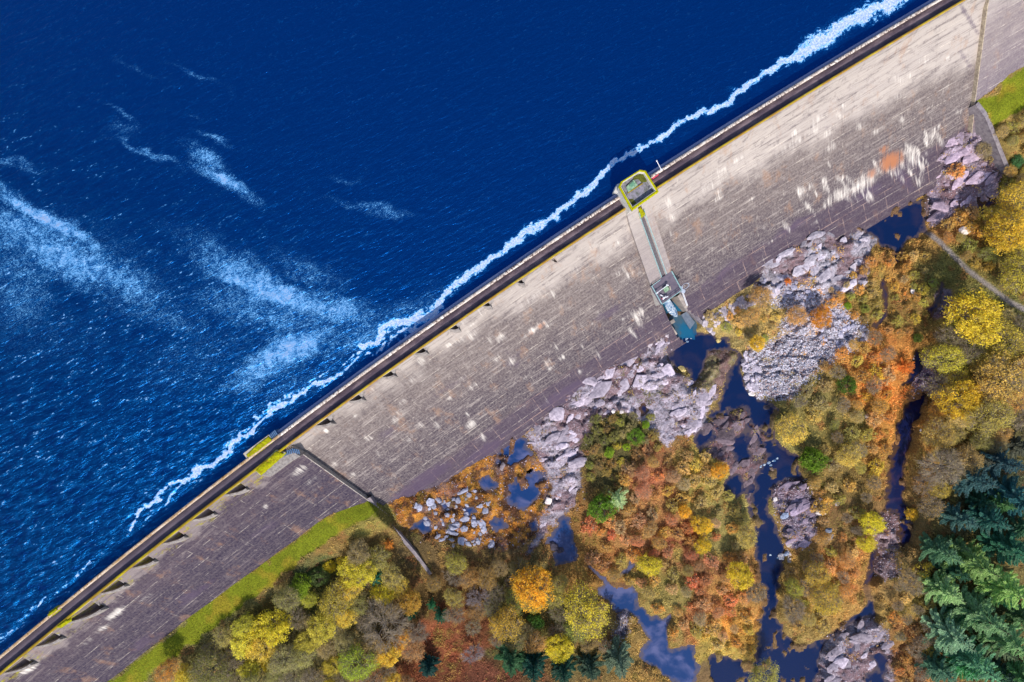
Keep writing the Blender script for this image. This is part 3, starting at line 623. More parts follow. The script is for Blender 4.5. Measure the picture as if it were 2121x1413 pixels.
for uu_, vv_, l_ in ((1700,415,60),(1740,380,50),(1830,345,40),(1905,330,50),(1890,370,30),(1770,400,40),(1930,290,30)):
    for _ in range(9): WHITE.append((uu_+rgw.uniform(-l_, l_)*.8, vv_-rgw.uniform(-1, 1)*l_*.35, rgw.uniform(2, 5), rgw.uniform(6, 17), rgw.uniform(.6, 1)))
DAMP = [(2008,40,7,50,.6),(1998,120,8,45,.5),(870,1000,90,16,.8),(1010,930,60,14,.7),(1170,815,70,15,.7),(1260,650,40,12,.5),(1330,520,14,50,.5),(1060,740,30,40,.4),(1500,560,80,16,.5),(1640,470,70,14,.5),(1870,370,14,26,.8),(1800,400,30,14,.7),(1700,240,14,50,.35),(1440,470,40,30,.3),(930,800,60,14,.4),(790,910,60,12,.4),(1590,390,60,12,.35),(560,1090,60,14,.4),(400,1230,60,16,.5),(300,1330,60,16,.5)]
RUST = [(1120,675,10,5,.8),(1845,335,26,15,1.0),(1805,360,14,10,.6),(1830,310,10,8,.7),(780,790,6,3,.4),(1100,690,6,4,.6),(1185,1000,1,1,0)]
NOTCH = [(512,1013,1.9,4.4),(443,1062,1.9,4.4),(383,1111,1.9,4.6),(320,1161,1.95,4.6),(257,1210,2.1,5.0),(215,1267,2.9,8.0),(125,1320,2.2,5.2),(64,1373,2.4,5.6),(5,1425,2.3,5.2),
 (688,877,1.55,3.0),(753,829,1.35,2.6),(820,781,1.25,2.4),(886,733,1.2,2.2),(954,686,1.2,1.8),(1020,639,1.1,1.4),(1087,590,1.15,1.2),(1156,543,1.0,1.0)]
def face_mesh(name, kind, sa, sb, tmax, mat):
    fine = np.concatenate([np.arange(max(sa, -150), min(sb, 150), .5)]+[np.linspace(n_s-n_[3], n_s+.04, 14) for n_ in NOTCH for n_s in [st_px(n_[0], n_[1], 29)[0]] if sa < n_s < sb])
    ss = np.unique(np.concatenate([[sa], fine, np.arange(sa, sb, 12.0), [sb]]))
    ts = np.unique(np.concatenate([[0.02, .15, .3, .45, .6, .8, 1, 1.25, 1.5, 1.8, 2.2, 2.6, 3], np.arange(3.6, tmax, .55), [25.0 if kind == 'm' else 20.0], [tmax]]))
    zs = face_z(kind, ts)
    V, f, uv = sweep(list(zip(ts, zs)), ss)
    if kind == 'm':
        cu = CX+V[:, 0]*F/(HC-V[:, 2]); cv = CY-V[:, 1]*F/(HC-V[:, 2]); f = f[~(inpoly(cu, cv, [(1362,612),(1402,590),(1410,606),(1427,640),(1462,668),(1480,690),(1440,730),(1399,698),(1384,670)])[f].all(1))]
    V = V.copy()
    for (u_, v_, off, ln) in NOTCH:
        sb = st_px(u_, v_, 29)[0]; q_ = np.clip((uv[:, 0]-(sb-ln))/ln, 0, 1); tl_ = .18+(off-.18)*np.sin(q_*np.pi/2)**1.1
        V[:, 2] -= np.where((uv[:, 0] > sb-ln*.9) & (uv[:, 0] < sb+.02) & (uv[:, 1] < tl_-.1), 2.2*q_, 0)
    nn_ = (fbm(uv[:, 0]/7, uv[:, 1]/7, 3, 31)-.5)*.12; V[:, 2] += np.where(uv[:, 1] > 1, nn_, 0)
    uu = CX+V[:, 0]*F/(HC-V[:, 2]); vv = CY-V[:, 1]*F/(HC-V[:, 2])
    al = R(33); wa = np.zeros(len(V)); ra = np.zeros(len(V)); da = np.zeros(len(V))
    for L_, out in ((WHITE, wa), (RUST, ra), (DAMP, da)):
        for cu, cv, a1, b1, de in L_:
            du, dv = uu-cu, vv-cv; p1 = (du*math.cos(al)-dv*math.sin(al))/a1; q1 = (du*math.sin(al)+dv*math.cos(al))/b1
            np.maximum(out, de*np.exp(-(p1*p1+q1*q1)*.8), out)
    return mk_mesh(name, V, f, mat, True, {'white': wa, 'rust': ra, 'damp': da}, uv=uv)
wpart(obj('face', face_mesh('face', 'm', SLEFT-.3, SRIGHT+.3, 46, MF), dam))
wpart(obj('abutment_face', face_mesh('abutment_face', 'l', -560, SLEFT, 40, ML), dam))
wpart(obj('abutment_face', face_mesh('abutment_face', 'r', SRIGHT, 560, 40, MR), dam))
# the stepped ends of the abutment faces
MC = simple_mat('coping_concrete', (.46, .42, .38), (.20, .16, .15), 2.5, .9, .4)
def step_wall(s, kind, face_dir):
    ts = np.array([0.5, 1, 2, 3, 6, 10, 15, 20, 23, 26, 30]); z1 = face_z(kind, ts); z0 = face_z('m', ts)-1.0
    z1 = np.maximum(z1, z0+.05); th = .16*face_dir
    top = [(*C(s, t), z) for t, z in zip(ts, z1+.05)]; b = [(*C(s, t), z) for t, z in zip(ts, z0)]
    top2 = [(*C(s-th, t), z) for t, z in zip(ts, z1+.05)]; b2 = [(*C(s-th, t), z) for t, z in zip(ts, z0)]
    n = len(ts); V = top+b+top2+b2; f = []
    for i in range(n-1):
        q = [(i, i+1, n+i+1, n+i), (2*n+i, 3*n+i, 3*n+i+1, 2*n+i+1), (i, 2*n+i, 2*n+i+1, i+1)]
        f += q
    f.append((n-1, 3*n-1, 4*n-1, 2*n-1))
    return MB().add(V, f)
wpart(step_wall(SLEFT+.04, 'l', 1).build('end_wall', MC, dam))
wpart(step_wall(SRIGHT-.04, 'r', -1).build('end_wall', simple_mat('stained_edge', (.50, .42, .30), (.24, .19, .15), 1.5), dam))
# crest: walkway, copings, ledge
def box_sweep(t0, t1_, z0, z1, ss):
    V = []
    for (t, z) in ((t0, z0), (t0, z1), (t1_, z1), (t1_, z0)):
        x, y = C(ss, np.full(len(ss), t)); V.append(np.stack([x, y, np.full(len(ss), z)], 1))
    V = np.stack(V, 1).reshape(-1, 3); L = len(ss); f = []
    i = np.arange(L-1)[:, None]*4
    q = np.concatenate([np.concatenate([i+a_, i+4+a_, i+4+b_, i+b_], 1) for a_, b_ in ((0, 1), (1, 2), (2, 3), (3, 0))])
    uv = np.stack([np.repeat(ss, 4), np.tile([t0, t0, t1_, t1_], L)], 1)
    return V, q[:, ::-1] if False else q, uv
def strip(name, parts, mat, ss=None):
    Vs, fs, us = [], [], []; n = 0
    for a_ in parts:
        s_ = a_[4]; V, f, uv = box_sweep(a_[0], a_[1], a_[2], a_[3], s_); Vs.append(V); fs.append(f+n); us.append(uv); n += len(V)
    return wpart(obj(name, mk_mesh(name, np.concatenate(Vs), np.concatenate(fs), mat, False, uv=np.concatenate(us)), dam))
def coat(name, base, alt, third, sc=(1, 1), spots=.5, rough=.9):
    m = NT(name, rough, .25); st = m.attr('st', 'Vector')
    a_ = m.noise(m.mapping(st, (sc[0], sc[1], 1)), 1.0, 7, .7); b_ = m.noise(m.mapping(st, (1, 1, 1), 0, (5, 5, 0)), 2.2, 7, .75); c_ = m.noise(st, .16, 4, .6)
    c = m.mix(m.ramp(a_, .42, .62), base, alt); c = m.mix(m.math('MULTIPLY', m.ramp(b_, spots, spots+.1), m.ramp(c_, .35, .6, .4, 1)), c, third)
    m.col(c); m.bump(b_, .6, .05); return m.m
MWALK = coat('walkway_asphalt', (.085, .064, .088), (.19, .145, .165), (.34, .30, .33), (.18, .5), .60)
MWALKL = coat('walkway_dark', (.085, .07, .098), (.12, .098, .125), (.19, .165, .18), (.2, .6), .66)
MMOSSC = coat('mossy_coping', lin((150,112,40)), lin((172,150,40)), lin((200,185,160)), (.3, 1), .58)
MMOSSD = coat('yellow_coping', lin((132,104,26)), lin((165,150,18)), lin((120,84,40)), (.2, 1), .55)
MUPC = coat('speckled_coping', lin((188,172,160)), lin((225,215,205)), lin((82,62,60)), (.6, 1), .47)
MUPL = coat('tan_coping', lin((160,128,90)), lin((196,178,160)), lin((120,88,40)), (.3, 2), .5)
MLEDG = coat('upstream_ledge', lin((120,128,165)), lin((150,152,180)), lin((90,95,130)), (.1, 1.5), .55)
MTOP = coat('crest_wall', lin((186,176,166)), lin((160,150,146)), lin((120,104,90)), (.5, 1), .55)
SM = st_px(575, 900, 31)[0]                       # where the left part of the crest begins
sL_ = np.unique(np.concatenate([np.arange(-520, -140, 12.0), np.arange(-140, SM, 1.0), [SM]]))
sR_ = np.unique(np.concatenate([[SM], np.arange(SM, 140, 1.0), np.arange(140, 520, 12.0)]))
sA_ = np.unique(np.concatenate([sL_, sR_]))
ZW = 29.85
strip('walkway', [(-2.6, -.3, 26, ZW, sR_)], MWALK)
strip('walkway', [(-2.6, -.3, 26, ZW-.004, sL_)], MWALKL)
strip('parapet', [(-.36, -.03, 25, 30.95, sA_)], MTOP)
strip('coping', [(-.42, .02, 30.95, 31.07, sR_)], MMOSSC)
strip('coping', [(-.42, .10, 30.95, 31.07, sL_)], MMOSSD)
strip('parapet', [(-3.05, -2.62, 20, 30.95, sA_)], MTOP)
strip('coping', [(-3.12, -2.5, 30.95, 31.07, sR_)], MUPC)
strip('coping', [(-3.10, -2.56, 30.95, 31.07, sL_)], MUPL)
strip('ledge', [(-3.9, -3.055, 18, 30.0, sR_)], MLEDG)
# spillway lips under the downstream coping
MLIP = simple_mat('lip_concrete', (.34, .31, .29), (.17, .145, .14), 1.6, .9, .35)
for (u_, v_, off, ln) in NOTCH:
    if off < 1.05: continue
    sb = st_px(u_, v_, 29)[0]; leftpart = u_ < 560; kd = 'l' if leftpart else 'm'
    b_ = MB(); n = 9; A = []; 
    for i in range(n):                                # the curved lip, widening towards its open end
        q = i/(n-1); s_ = sb-ln*(1-q); t_ = .18+(off-.18)*math.sin(q*math.pi/2)**1.1
        zt = 29.75-.35*q*(1 if leftpart else .8); A.append((s_, t_, zt))
    V = []; 
    for (s_, t_, zt) in A:
        tb = t_+.30
        V += [(*C(s_, max(t_-.30, .05)), face_z(kd, max(t_-.3, .05))-1.4), (*C(s_, max(t_-.30, .05)), zt), (*C(s_, t_+.05), zt), (*C(s_, tb+.35), face_z(kd, tb+.35)-.3)]
    f = []
    for i in range(n-1): f += [(4*i+k_, 4*i+4+k_, 4*i+5+k_, 4*i+1+k_) for k_ in range(3)]
    f += [(0, 1, 2, 3), tuple(4*(n-1)+k_ for k_ in (3, 2, 1, 0))]
    b_.add(V, f)
    # shelf beyond the opening
    ws = 2.2 if leftpart else 2.6; Q = []
    for i in range(7):
        q = i/6; s_ = sb+.02+(ws)*q; t_ = (off*.6)*(1-q)**2+.2; Q.append((s_, t_))
    pts = [C(s_, t_) for s_, t_ in Q]+[C(s_, .03) for s_, _ in Q[::-1]]
    pts = [tuple(map(float, p_)) for p_ in pts]
    b_.prism(pts, 26.0 if not leftpart else 27.0, [29.2-.25*(1-q/6) for q in range(7)]+[29.75]*7)
    wpart(b_.build('spillway_lip', MLIP, dam))
# moss-covered blocks beside the crest
MMOSS = simple_mat('bright_moss', lin((160,165,10)), lin((120,105,20)), 2.2, .95, .9, .1, .15)
def lumpy_top(name, poly, z0, z1, mat, amp=.16, parent=dam, res=.14):
    q = np.array(poly); x = np.arange(q[:, 0].min()-.2, q[:, 0].max()+.2, res); y = np.arange(q[:, 1].min()-.2, q[:, 1].max()+.2, res)
    X, Y, f = grid(x, y); d = np.where(inpoly(X, Y, poly), 1, -1)*seg_dist(X, Y, poly)
    Z = z1+(fbm(X*1.6, Y*1.6, 3, 44)-.4)*2*amp*sm(0, .5, d)-sm(.12, -.05, d)*(z1-z0)
    sel = d[f].max(1) > -.15; V, ff = compact(np.stack([X, Y, Z], 1), f[sel])
    o = obj(name, mk_mesh(name, V, ff, mat, True), parent); return wpart(o) if parent is dam else o
def pxpoly(pts, z): return [P(u_, v_, z) for u_, v_ in pts]
MBLK = simple_mat('pale_block', (.5, .46, .4), (.3, .25, .2), 3)
wpart(MB().prism(pxpoly([(503,940),(556,901),(566,912),(513,953)], 31), 24, 30.9).build('block', MBLK, dam))
lumpy_top('moss', pxpoly([(530,922),(556,903),(565,912),(540,932),(514,950),(508,943)], 31.1), 30.6, 31.1, MMOSS)
wpart(MB().prism(pxpoly([(527,974),(571,933),(590,938),(537,984)], 30.9), 26, 30.7).build('block', MBLK, dam))
lumpy_top('moss', pxpoly([(528,975),(571,934),(589,939),(538,984)], 31), 30.3, 31.15, MMOSS, .22)
for pl in ([(98,1272),(118,1258),(122,1263),(102,1278)], [(118,1297),(140,1281),(143,1287),(121,1302)]):
    lumpy_top('moss', pxpoly(pl, 31), 30.3, 31.3, MMOSS, .2)
# flat pale shoulder at the top of the left abutment and its blue service steps
sh = [st_px(540,985,29.9), st_px(592,938,29.9), st_px(606,934,29.9), st_px(622,945,29.9), st_px(600,958,29.9), st_px(560,988,29.9)]
wpart(MB().prism([tuple(map(float, C(*q))) for q in sh], 24, 29.95).build('shoulder', MLIP, dam, .12))
MBLUE = simple_mat('blue_grey_steel', (.10, .19, .34), (.05, .10, .2), 4, .6)
b_ = MB()
for i in range(9):
    u_, v_ = 588+i*3.6, 935-i*1.2+(max(0, i-5)*2.2); x, y = P(u_, v_, 30.0); x2, y2 = P(u_+3, v_+9, 29.9); b_.bar((x, y, 30.1-.12*max(0, i-4)), (x2, y2, 30.1-.12*max(0, i-4)), .22, .25)
wpart(b_.build('service_steps', MBLUE, dam))
b_ = MB()
for i in range(6):
    x, y = P(562+i*2.6, 900-i*2.2, 29); x2, y2 = P(568+i*2.6, 909-i*2.0, 29); b_.bar((x, y, 29.3), (x2, y2, 29.3), .2, 3.2)
wpart(b_.build('service_steps', MBLUE, dam))

# ------------------------------------------------------------------ gatehouse on the crest
MGW = simple_mat('tower_concrete', (.66, .63, .58), (.46, .42, .38), 1.1, .85, .3)
ZT = 35.5
def loc_obj(root, o): o.parent = root; o.location = -root.location; return o
gh = tag(empty('gatehouse', (*P(1322, 392, ZT), 26)), 'flat roofed concrete gatehouse with moss edged parapet astride the dam crest', 'gatehouse')
outer = [(1286.6,376.5),(1325,352),(1337,354),(1364,397),(1309,436),(1281.6,387)]
cx_, cy_ = np.mean(outer, 0)
def shrink(pts, k_): return [(cx_+(a_-cx_)*k_, cy_+(b_-cy_)*k_) for a_, b_ in pts]
loc_obj(gh, MB().prism(pxpoly(shrink(outer, .95), ZT), 20, 34.2).build('wall', MGW))
# parapet ring
po = pxpoly(outer, ZT); pi_ = pxpoly(shrink(outer, .86), ZT); n = 6
V = [(x, y, z) for z in (34.0, ZT) for x, y in po]+[(x, y, z) for z in (34.0, ZT) for x, y in pi_]
f = []
for i in range(n):
    j = (i+1) % n; f += [(i, j, 6+j, 6+i), (12+j, 12+i, 18+i, 18+j), (6+i, 6+j, 18+j, 18+i), (j, i, 12+i, 12+j)]
f = [q[::-1] for q in f]
par = loc_obj(gh, MB().add(V, f).build('parapet', MGW))
mm = NT('moss_on_coping', .95, .1); pz = mm.noise(mm.pos(), 4, 6, .7); mm.col(mm.mix(mm.ramp(pz, .4, .6), lin((150,140,5)), lin((176,178,0)))); mm.bump(pz, 1, .12)
ring = []
rsub = []
for i in range(n):
    a0, a1 = np.array(outer[i]), np.array(outer[(i+1) % n]); L_ = max(2, int(np.hypot(*(a1-a0))/1.2))
    for q in range(L_): rsub.append(a0+(a1-a0)*q/L_)
V = []; 
for i, q in enumerate(rsub):
    c0 = np.array([cx_, cy_]); j_ = random.random()
    for kk, zz in ((1.015+.02*j_, ZT-.25-.5*j_*j_), (1.01, ZT+.08), (.95, ZT+.16+.06*random.random()), (.885, ZT+.05), (.875, ZT-.1)):
        pp = c0+(q-c0)*kk; x, y = P(pp[0], pp[1], ZT); V.append((x, y, zz))
f = []; NN = len(rsub)
for i in range(NN):
    j = (i+1) % NN; f += [(5*i+k_, 5*j+k_, 5*j+k_+1, 5*i+k_+1) for k_ in range(4)]
mo = MB().add(V, f).build('moss', mm.m); mo.parent = gh; mo.location = -gh.location
MROOF = simple_mat('roof_slab', (.26, .24, .30), (.09, .10, .08), 1.3, .9, .4)
loc_obj(gh, MB().prism(pxpoly(shrink(outer, .855), 34.3), 34.2, 34.32).build('roof', MROOF))
MHAT = simple_mat('green_hatch', lin((150,175,150)), lin((90,125,95)), 2.5, .8, .3)
hp = [(1297,387),(1313,372),(1321,384),(1301,398)]
loc_obj(gh, MB().prism(pxpoly(hp, 34.7), 34.32, 34.75).build('hatch', MHAT, None, .04))
loc_obj(gh, MB().prism(pxpoly([(1304,383),(1311,376),(1315,382),(1308,389)], 34.9), 34.75, 34.9).build('hatch_lid', simple_mat('lid_green', lin((110,160,130)), None, 5), None, .03))
loc_obj(gh, MB().prism(pxpoly([(1300,399),(1331,379),(1332,380.5),(1301,400.5)], 34.6), 34.32, 34.6).build('kerb', MMOSSD))
MMD = simple_mat('dull_moss', lin((95,100,25)), lin((60,62,25)), 3, .95, .8)
gp = lumpy_top('moss_patch', pxpoly([(1312,366),(1326,360),(1334,362),(1340,376),(1330,378),(1322,370),(1312,373)], 34.4), 34.3, 34.42, MMD, .06, gh, .2); gp.location = -gh.location
gp = lumpy_top('moss_patch', pxpoly([(1302,412),(1311,424),(1318,420),(1310,412)], 34.4), 34.3, 34.42, MMD, .06, gh, .2); gp.location = -gh.location
b_ = MB(); x, y = P(1345, 391, 34.4); b_.tube([(x, y, 34.32), (x, y, 34.9)], .12); x2, y2 = P(1349, 390, 34.4); b_.bar((x, y, 34.9), (x2, y2, 34.9), .1)
loc_obj(gh, b_.build('vent', simple_mat('grey_metal', (.4, .42, .42), None, 6, .5)))
# side annex reaching over the water
loc_obj(gh, MB().prism(pxpoly([(1277,383),(1284,380),(1280,400),(1272,396)], 31.5), 20, 32.0).build('buttress', MGW, None, .08))

# red lifebuoy cabinet and pole beside it
MRED = simple_mat('red_paint', (.62, .03, .08), (.45, .02, .06), 6, .5)
x, y, = P(1357, 364.5, 30.6); dxy = np.array(P(1365, 359.8, 30.6))-np.array(P(1350, 370, 30.6)); dxy /= np.linalg.norm(dxy); nxy = np.array([-dxy[1], dxy[0]])
lb = tag(empty('equipment_cabinet', (x, y, ZW)), 'long red cabinet on the dam walkway against the gatehouse', 'cabinet')
o8 = [(x+dxy[0]*a_+nxy[0]*c_, y+dxy[1]*a_+nxy[1]*c_) for a_, c_ in ((-.75, -.18), (-.6, -.26), (.6, -.26), (.75, -.15), (.75, .15), (.6, .26), (-.6, .26), (-.75, .18))]
loc_obj(lb, MB().prism(o8, ZW, ZW+.95).build('body', MRED, None, .05))
loc_obj(lb, MB().prism([((p_[0]-x)*1.06+x, (p_[1]-y)*1.1+y) for p_ in o8], ZW+.95, ZW+1.03, .1).build('lid', simple_mat('red_lid', (.72, .08, .14), None, 6, .5), None, .02))
MWHT = simple_mat('white_metal', (.8, .8, .84), (.62, .63, .7), 6, .45)
x, y = P(1370, 352, 31.1); x2, y2 = P(1359.5, 336, 33)
pl = tag(empty('signal_pole', (x, y, 31.07)), 'thin white pole leaning out over the water beside the red cabinet', 'pole')
loc_obj(pl, MB().tube([(x, y, 31.05), (x2, y2, 33.6)], .07).build('pole', MWHT))
loc_obj(pl, MB().prism([(x-.2, y-.2), (x+.2, y-.2), (x+.2, y+.2), (x-.2, y+.2)], 31.07, 31.13).build('base_plate', MWHT))
loc_obj(pl, MB().tube([(x2, y2, 33.55), (x2-.12, y2+.18, 33.72)], .13).build('lamp_head', MWHT))

# ------------------------------------------------------------------ ramp down the face and outlet platform
MRMP = concrete_mat('ramp_concrete', (.38, .335, .31), (.27, .23, .22), (.20, .165, .175), .8, (8, 20))
sA1, tA1 = st_px(1298, 446, 28.5); sA2, _ = st_px(1350, 422, 28.5); sB1, tB1 = st_px(1347, 593, 12.0); sB2, tB2 = st_px(1390, 561, 12.0)
TP = (tB1+tB2)/2; ZP = float(face_z('m', TP))+1.3
ramp = tag(empty('access_ramp', (*C((sA1+sA2)/2, 1), 26)), 'raised pale concrete ramp with a narrow stair slot running down from the gatehouse', 'ramp')
sc0 = lambda t: sA1+(sB1-sA1)*(t-1)/(TP-1)
sc1 = lambda t: sA2+(sB2-sA2)*(t-1)/(TP-1)
def ramp_strip(fa, fb, lift, sink=1.5, t0=.35, tend=None):
    ts = np.linspace(t0, tend or TP, 26); V = []; uv = []
    for t in ts:
        z = float(face_z('m', t))+lift(t) if callable(lift) else float(face_z('m', t))+lift
        for s_, zz in ((fa(t), float(face_z('m', t))-sink), (fa(t), z), (fb(t), z), (fb(t), float(face_z('m', t))-sink)):
            V.append((*C(s_, t), zz)); uv.append((s_, t))
    f = []
    for i in range(25): f += [(4*i+k_, 4*i+4+k_, 4*i+5+k_, 4*i+1+k_) for k_ in range(3)]
    f += [(3, 2, 1, 0)[::-1], (100, 101, 102, 103)[::-1]]
    return V, f, uv
def add_ramp(name, fa, fb, lift, mat, **kw):
    V, f, uv = ramp_strip(fa, fb, lift, **kw); V = [tuple(map(float, q)) for q in V]
    me = mk_mesh(name, V, f, mat, False, {'white': np.zeros(len(V)), 'rust': np.zeros(len(V)), 'damp': np.zeros(len(V))}, uv=np.array(uv, float)); return loc_obj(ramp, obj(name, me))
lf = lambda t: 1.15
slot0 = lambda t: sc0(t)+(sc1(t)-sc0(t))*(.46+.06*(t/TP)); slot1 = lambda t: sc0(t)+(sc1(t)-sc0(t))*(.62+.07*(t/TP))
add_ramp('slab', sc0, slot0, lf, MRMP); add_ramp('slab', slot1, sc1, lf, MRMP)
MSTEP = simple_mat('stair_grey', (.20, .18, .20), (.10, .09, .1), 4)
b_ = MB()
for i, t in enumerate(np.arange(1.6, TP-.2, .38)):
    z = float(face_z('m', t))+.55; q = [C(slot0(t), t), C(slot1(t), t), C(slot1(t), t+.34), C(slot0(t), t+.34)]
    b_.prism([tuple(map(float, p_)) for p_ in q], z-1.4, z)
loc_obj(ramp, b_.build('stair', MSTEP))
o = lumpy_top('moss', [tuple(map(float, C(s_, t))) for s_, t in ((slot0(.9)-.15, .9), (slot1(.9)+.1, .9), (slot1(3.0)+.1, 3.0), (slot0(3.0)-.15, 3.0))], 26, 28.9, MMOSS, .2, ramp); o.location = -ramp.location; o.data.transform(__import__('mathutils').Matrix.Translation((0, 0, -.6)))
MRAIL = simple_mat('pale_green_steel', lin((170,205,205)), lin((120,160,165)), 6, .5)
for side in (slot0, slot1):
    b_ = MB(); ts = np.linspace(2.0, TP-.2, 14); off = -.16 if side is slot0 else .16
    pts = [(*C(side(t)+off, t), float(face_z('m', t))+1.15+1.0) for t in ts]; b_.tube(pts, .045, 6)
    pts2 = [(p_[0], p_[1], p_[2]-.5) for p_ in pts]; b_.tube(pts2, .03, 6)
    for p_ in pts: b_.bar((p_[0], p_[1], p_[2]-1.05), p_, .07)
    loc_obj(ramp, b_.build('handrail', MRAIL))
# platform
plat = tag(empty('outlet_platform', (*P(1380, 597, ZP), ZP-8)), 'square concrete valve platform with pale green railings at the foot of the ramp', 'platform')
PQ = [(1347,593),(1390,561),(1412,602),(1369,633)]
MDECK = simple_mat('platform_deck', (.155, .13, .165), (.10, .085, .12), 1.2, .85, .25)
pq = pxpoly(PQ, ZP); loc_obj(plat, MB().prism(pq, ZP-.5, ZP).build('deck', MDECK, None, .05))
pin = [(pq[i][0]+(np.mean([q[0] for q in pq])-pq[i][0])*.05, pq[i][1]+(np.mean([q[1] for q in pq])-pq[i][1])*.05) for i in range(4)]
def mixp(a_, b2, k_): return (a_[0]+(b2[0]-a_[0])*k_, a_[1]+(b2[1]-a_[1])*k_)
# two side walls carry it
for (a_, b2) in ((pin[0], pin[3]), (pin[1], pin[2])):
    d = np.array(b2)-np.array(a_); d /= np.linalg.norm(d); nn_ = np.array([-d[1], d[0]])*.35
    c0 = np.mean(pin, 0); 
    if np.dot(nn_, c0-np.array(a_)) < 0: nn_ = -nn_
    w4 = [tuple(a_), tuple(b2), tuple(np.array(b2)+nn_), tuple(np.array(a_)+nn_)]
    loc_obj(plat, MB().prism(w4, -4, ZP-.5).build('side_wall', MGW))
def railing(pts, z, root, name='railing', hgt=1.1, mat=None, r=.045):
    b_ = MB()
    for a_, b2 in zip(pts[:-1], pts[1:]):
        L_ = math.dist(a_, b2); n_ = max(1, round(L_/1.4))
        for zz in (z+hgt, z+hgt*.55): b_.bar((*a_, zz), (*b2, zz), r*2, r*2)
        for i in range(n_+1):
            q = mixp(a_, b2, i/n_); b_.bar((*q, z-.02), (*q, z+hgt), r*2)
    return loc_obj(root, b_.build(name, mat or MRAIL))
railing([pin[0], pin[3], pin[2], pin[1]], ZP, plat); railing([mixp(pin[0], pin[1], .02), mixp(pin[0], pin[1], .42)], ZP, plat)
x, y = P(1379, 600, ZP+.8); x2, y2 = P(1386, 594, ZP)
loc_obj(plat, MB().prism(pxpoly([(1373.5,598),(1382,591),(1387,600),(1378.5,606.5)], ZP+.7), ZP, ZP+.75).build('valve_box', MHAT, None, .06))
loc_obj(plat, MB().prism(pxpoly([(1386,593),(1388,592),(1390.5,600),(1388,602)], ZP+.5), ZP, ZP+.5).build('step_block', MBLK, None, .04))
b_ = MB(); p0 = P(1358, 608.5, ZP+.6); p1 = P(1381, 592, ZP+.9); b_.tube([(*p0, ZP+.02), (*p0, ZP+.9), (*p1, ZP+.9)], .08); b_.tube([(*P(1357, 609, ZP), ZP+.9), (*P(1361, 606, ZP), ZP+.9)], .17)
b_.bar((*P(1378, 591, ZP), ZP+.9), (*P(1383.5, 592, ZP), ZP+.9), .22); loc_obj(plat, b_.build('lifting_pipe', MWHT))
b_ = MB(); b_.bar((*P(1371, 618, ZP), ZP+.7), (*P(1382.5, 615, ZP), ZP+.75), .22, .2); b_.bar((*P(1372, 621, ZP), ZP+.5), (*P(1378, 614, ZP), ZP+.6), .25, .2); b_.tube([(*P(1375, 618, ZP), ZP), (*P(1375, 618, ZP), ZP+.7)], .12)
loc_obj(plat, b_.build('valve_wheel', MWHT)); 
b_ = MB(); b_.bar((*P(1370, 619.5, ZP), ZP+.3), (*P(1376, 616, ZP), ZP+.3), .2, .5); loc_obj(plat, b_.build('red_valve', MRED))
b_ = MB(); b_.bar((*P(1367, 611, ZP), ZP+.35), (*P(1373, 614.5, ZP), ZP+.35), .2, .35); loc_obj(plat, b_.build('bench_beam', MWHT))
# cage ladder hanging from the corner
b_ = MB(); cxp, cyp = P(1419, 593, ZP)
for zz in (0, .35):
    b_.tube([(cxp+1.0*math.cos(q)*math.cos(.6)-.55*math.sin(q)*math.sin(.6), cyp+1.0*math.cos(q)*math.sin(.6)+.55*math.sin(q)*math.cos(.6), ZP-.1+zz) for q in np.linspace(0, 2*math.pi, 19)], .045, 6)
for q in np.linspace(0, 2*math.pi, 9)[:-1]:
    b_.bar((cxp+1.0*math.cos(q)*math.cos(.6)-.55*math.sin(q)*math.sin(.6), cyp+1.0*math.cos(q)*math.sin(.6)+.55*math.sin(q)*math.cos(.6), ZP-.12), (cxp+1.0*math.cos(q)*math.cos(.6)-.55*math.sin(q)*math.sin(.6), cyp+1.0*math.cos(q)*math.sin(.6)+.55*math.sin(q)*math.cos(.6), ZP+.28), .05)
MCAGE = simple_mat('galvanised_steel', (.45, .5, .6), (.3, .34, .42), 6, .45)
b_.bar((*P(1409, 596, ZP), ZP+.1), (*P(1414, 597, ZP), ZP+.1), .7, .08); b_.bar((*P(1412, 602, ZP), ZP-.1), (*P(1419, 605, ZP), ZP-.1), .8, .1)
loc_obj(plat, b_.build('ladder_cage', MCAGE))
b_ = MB()
for q in (0, .45):
    a_ = P(1412+q*4, 604-q*2, ZP); z2 = 2.2; b2 = P(1426+q*4, 633-q*2, z2+3); b_.bar((*a_, ZP), (*b2, z2+1.5), .1)
for i in range(14):
    k_ = (i+.5)/14; a_ = P(1412, 604, ZP); b2 = P(1426, 633, 5.2); c1 = P(1413.8, 603, ZP); d1 = P(1427.8, 632, 5.2)
    p0 = (*mixp(a_, b2, k_), ZP+(3.7-ZP)*k_); p1 = (*mixp(c1, d1, k_), ZP+(3.7-ZP)*k_); b_.bar(p0, p1, .07)
loc_obj(plat, b_.build('ladder', MWHT))
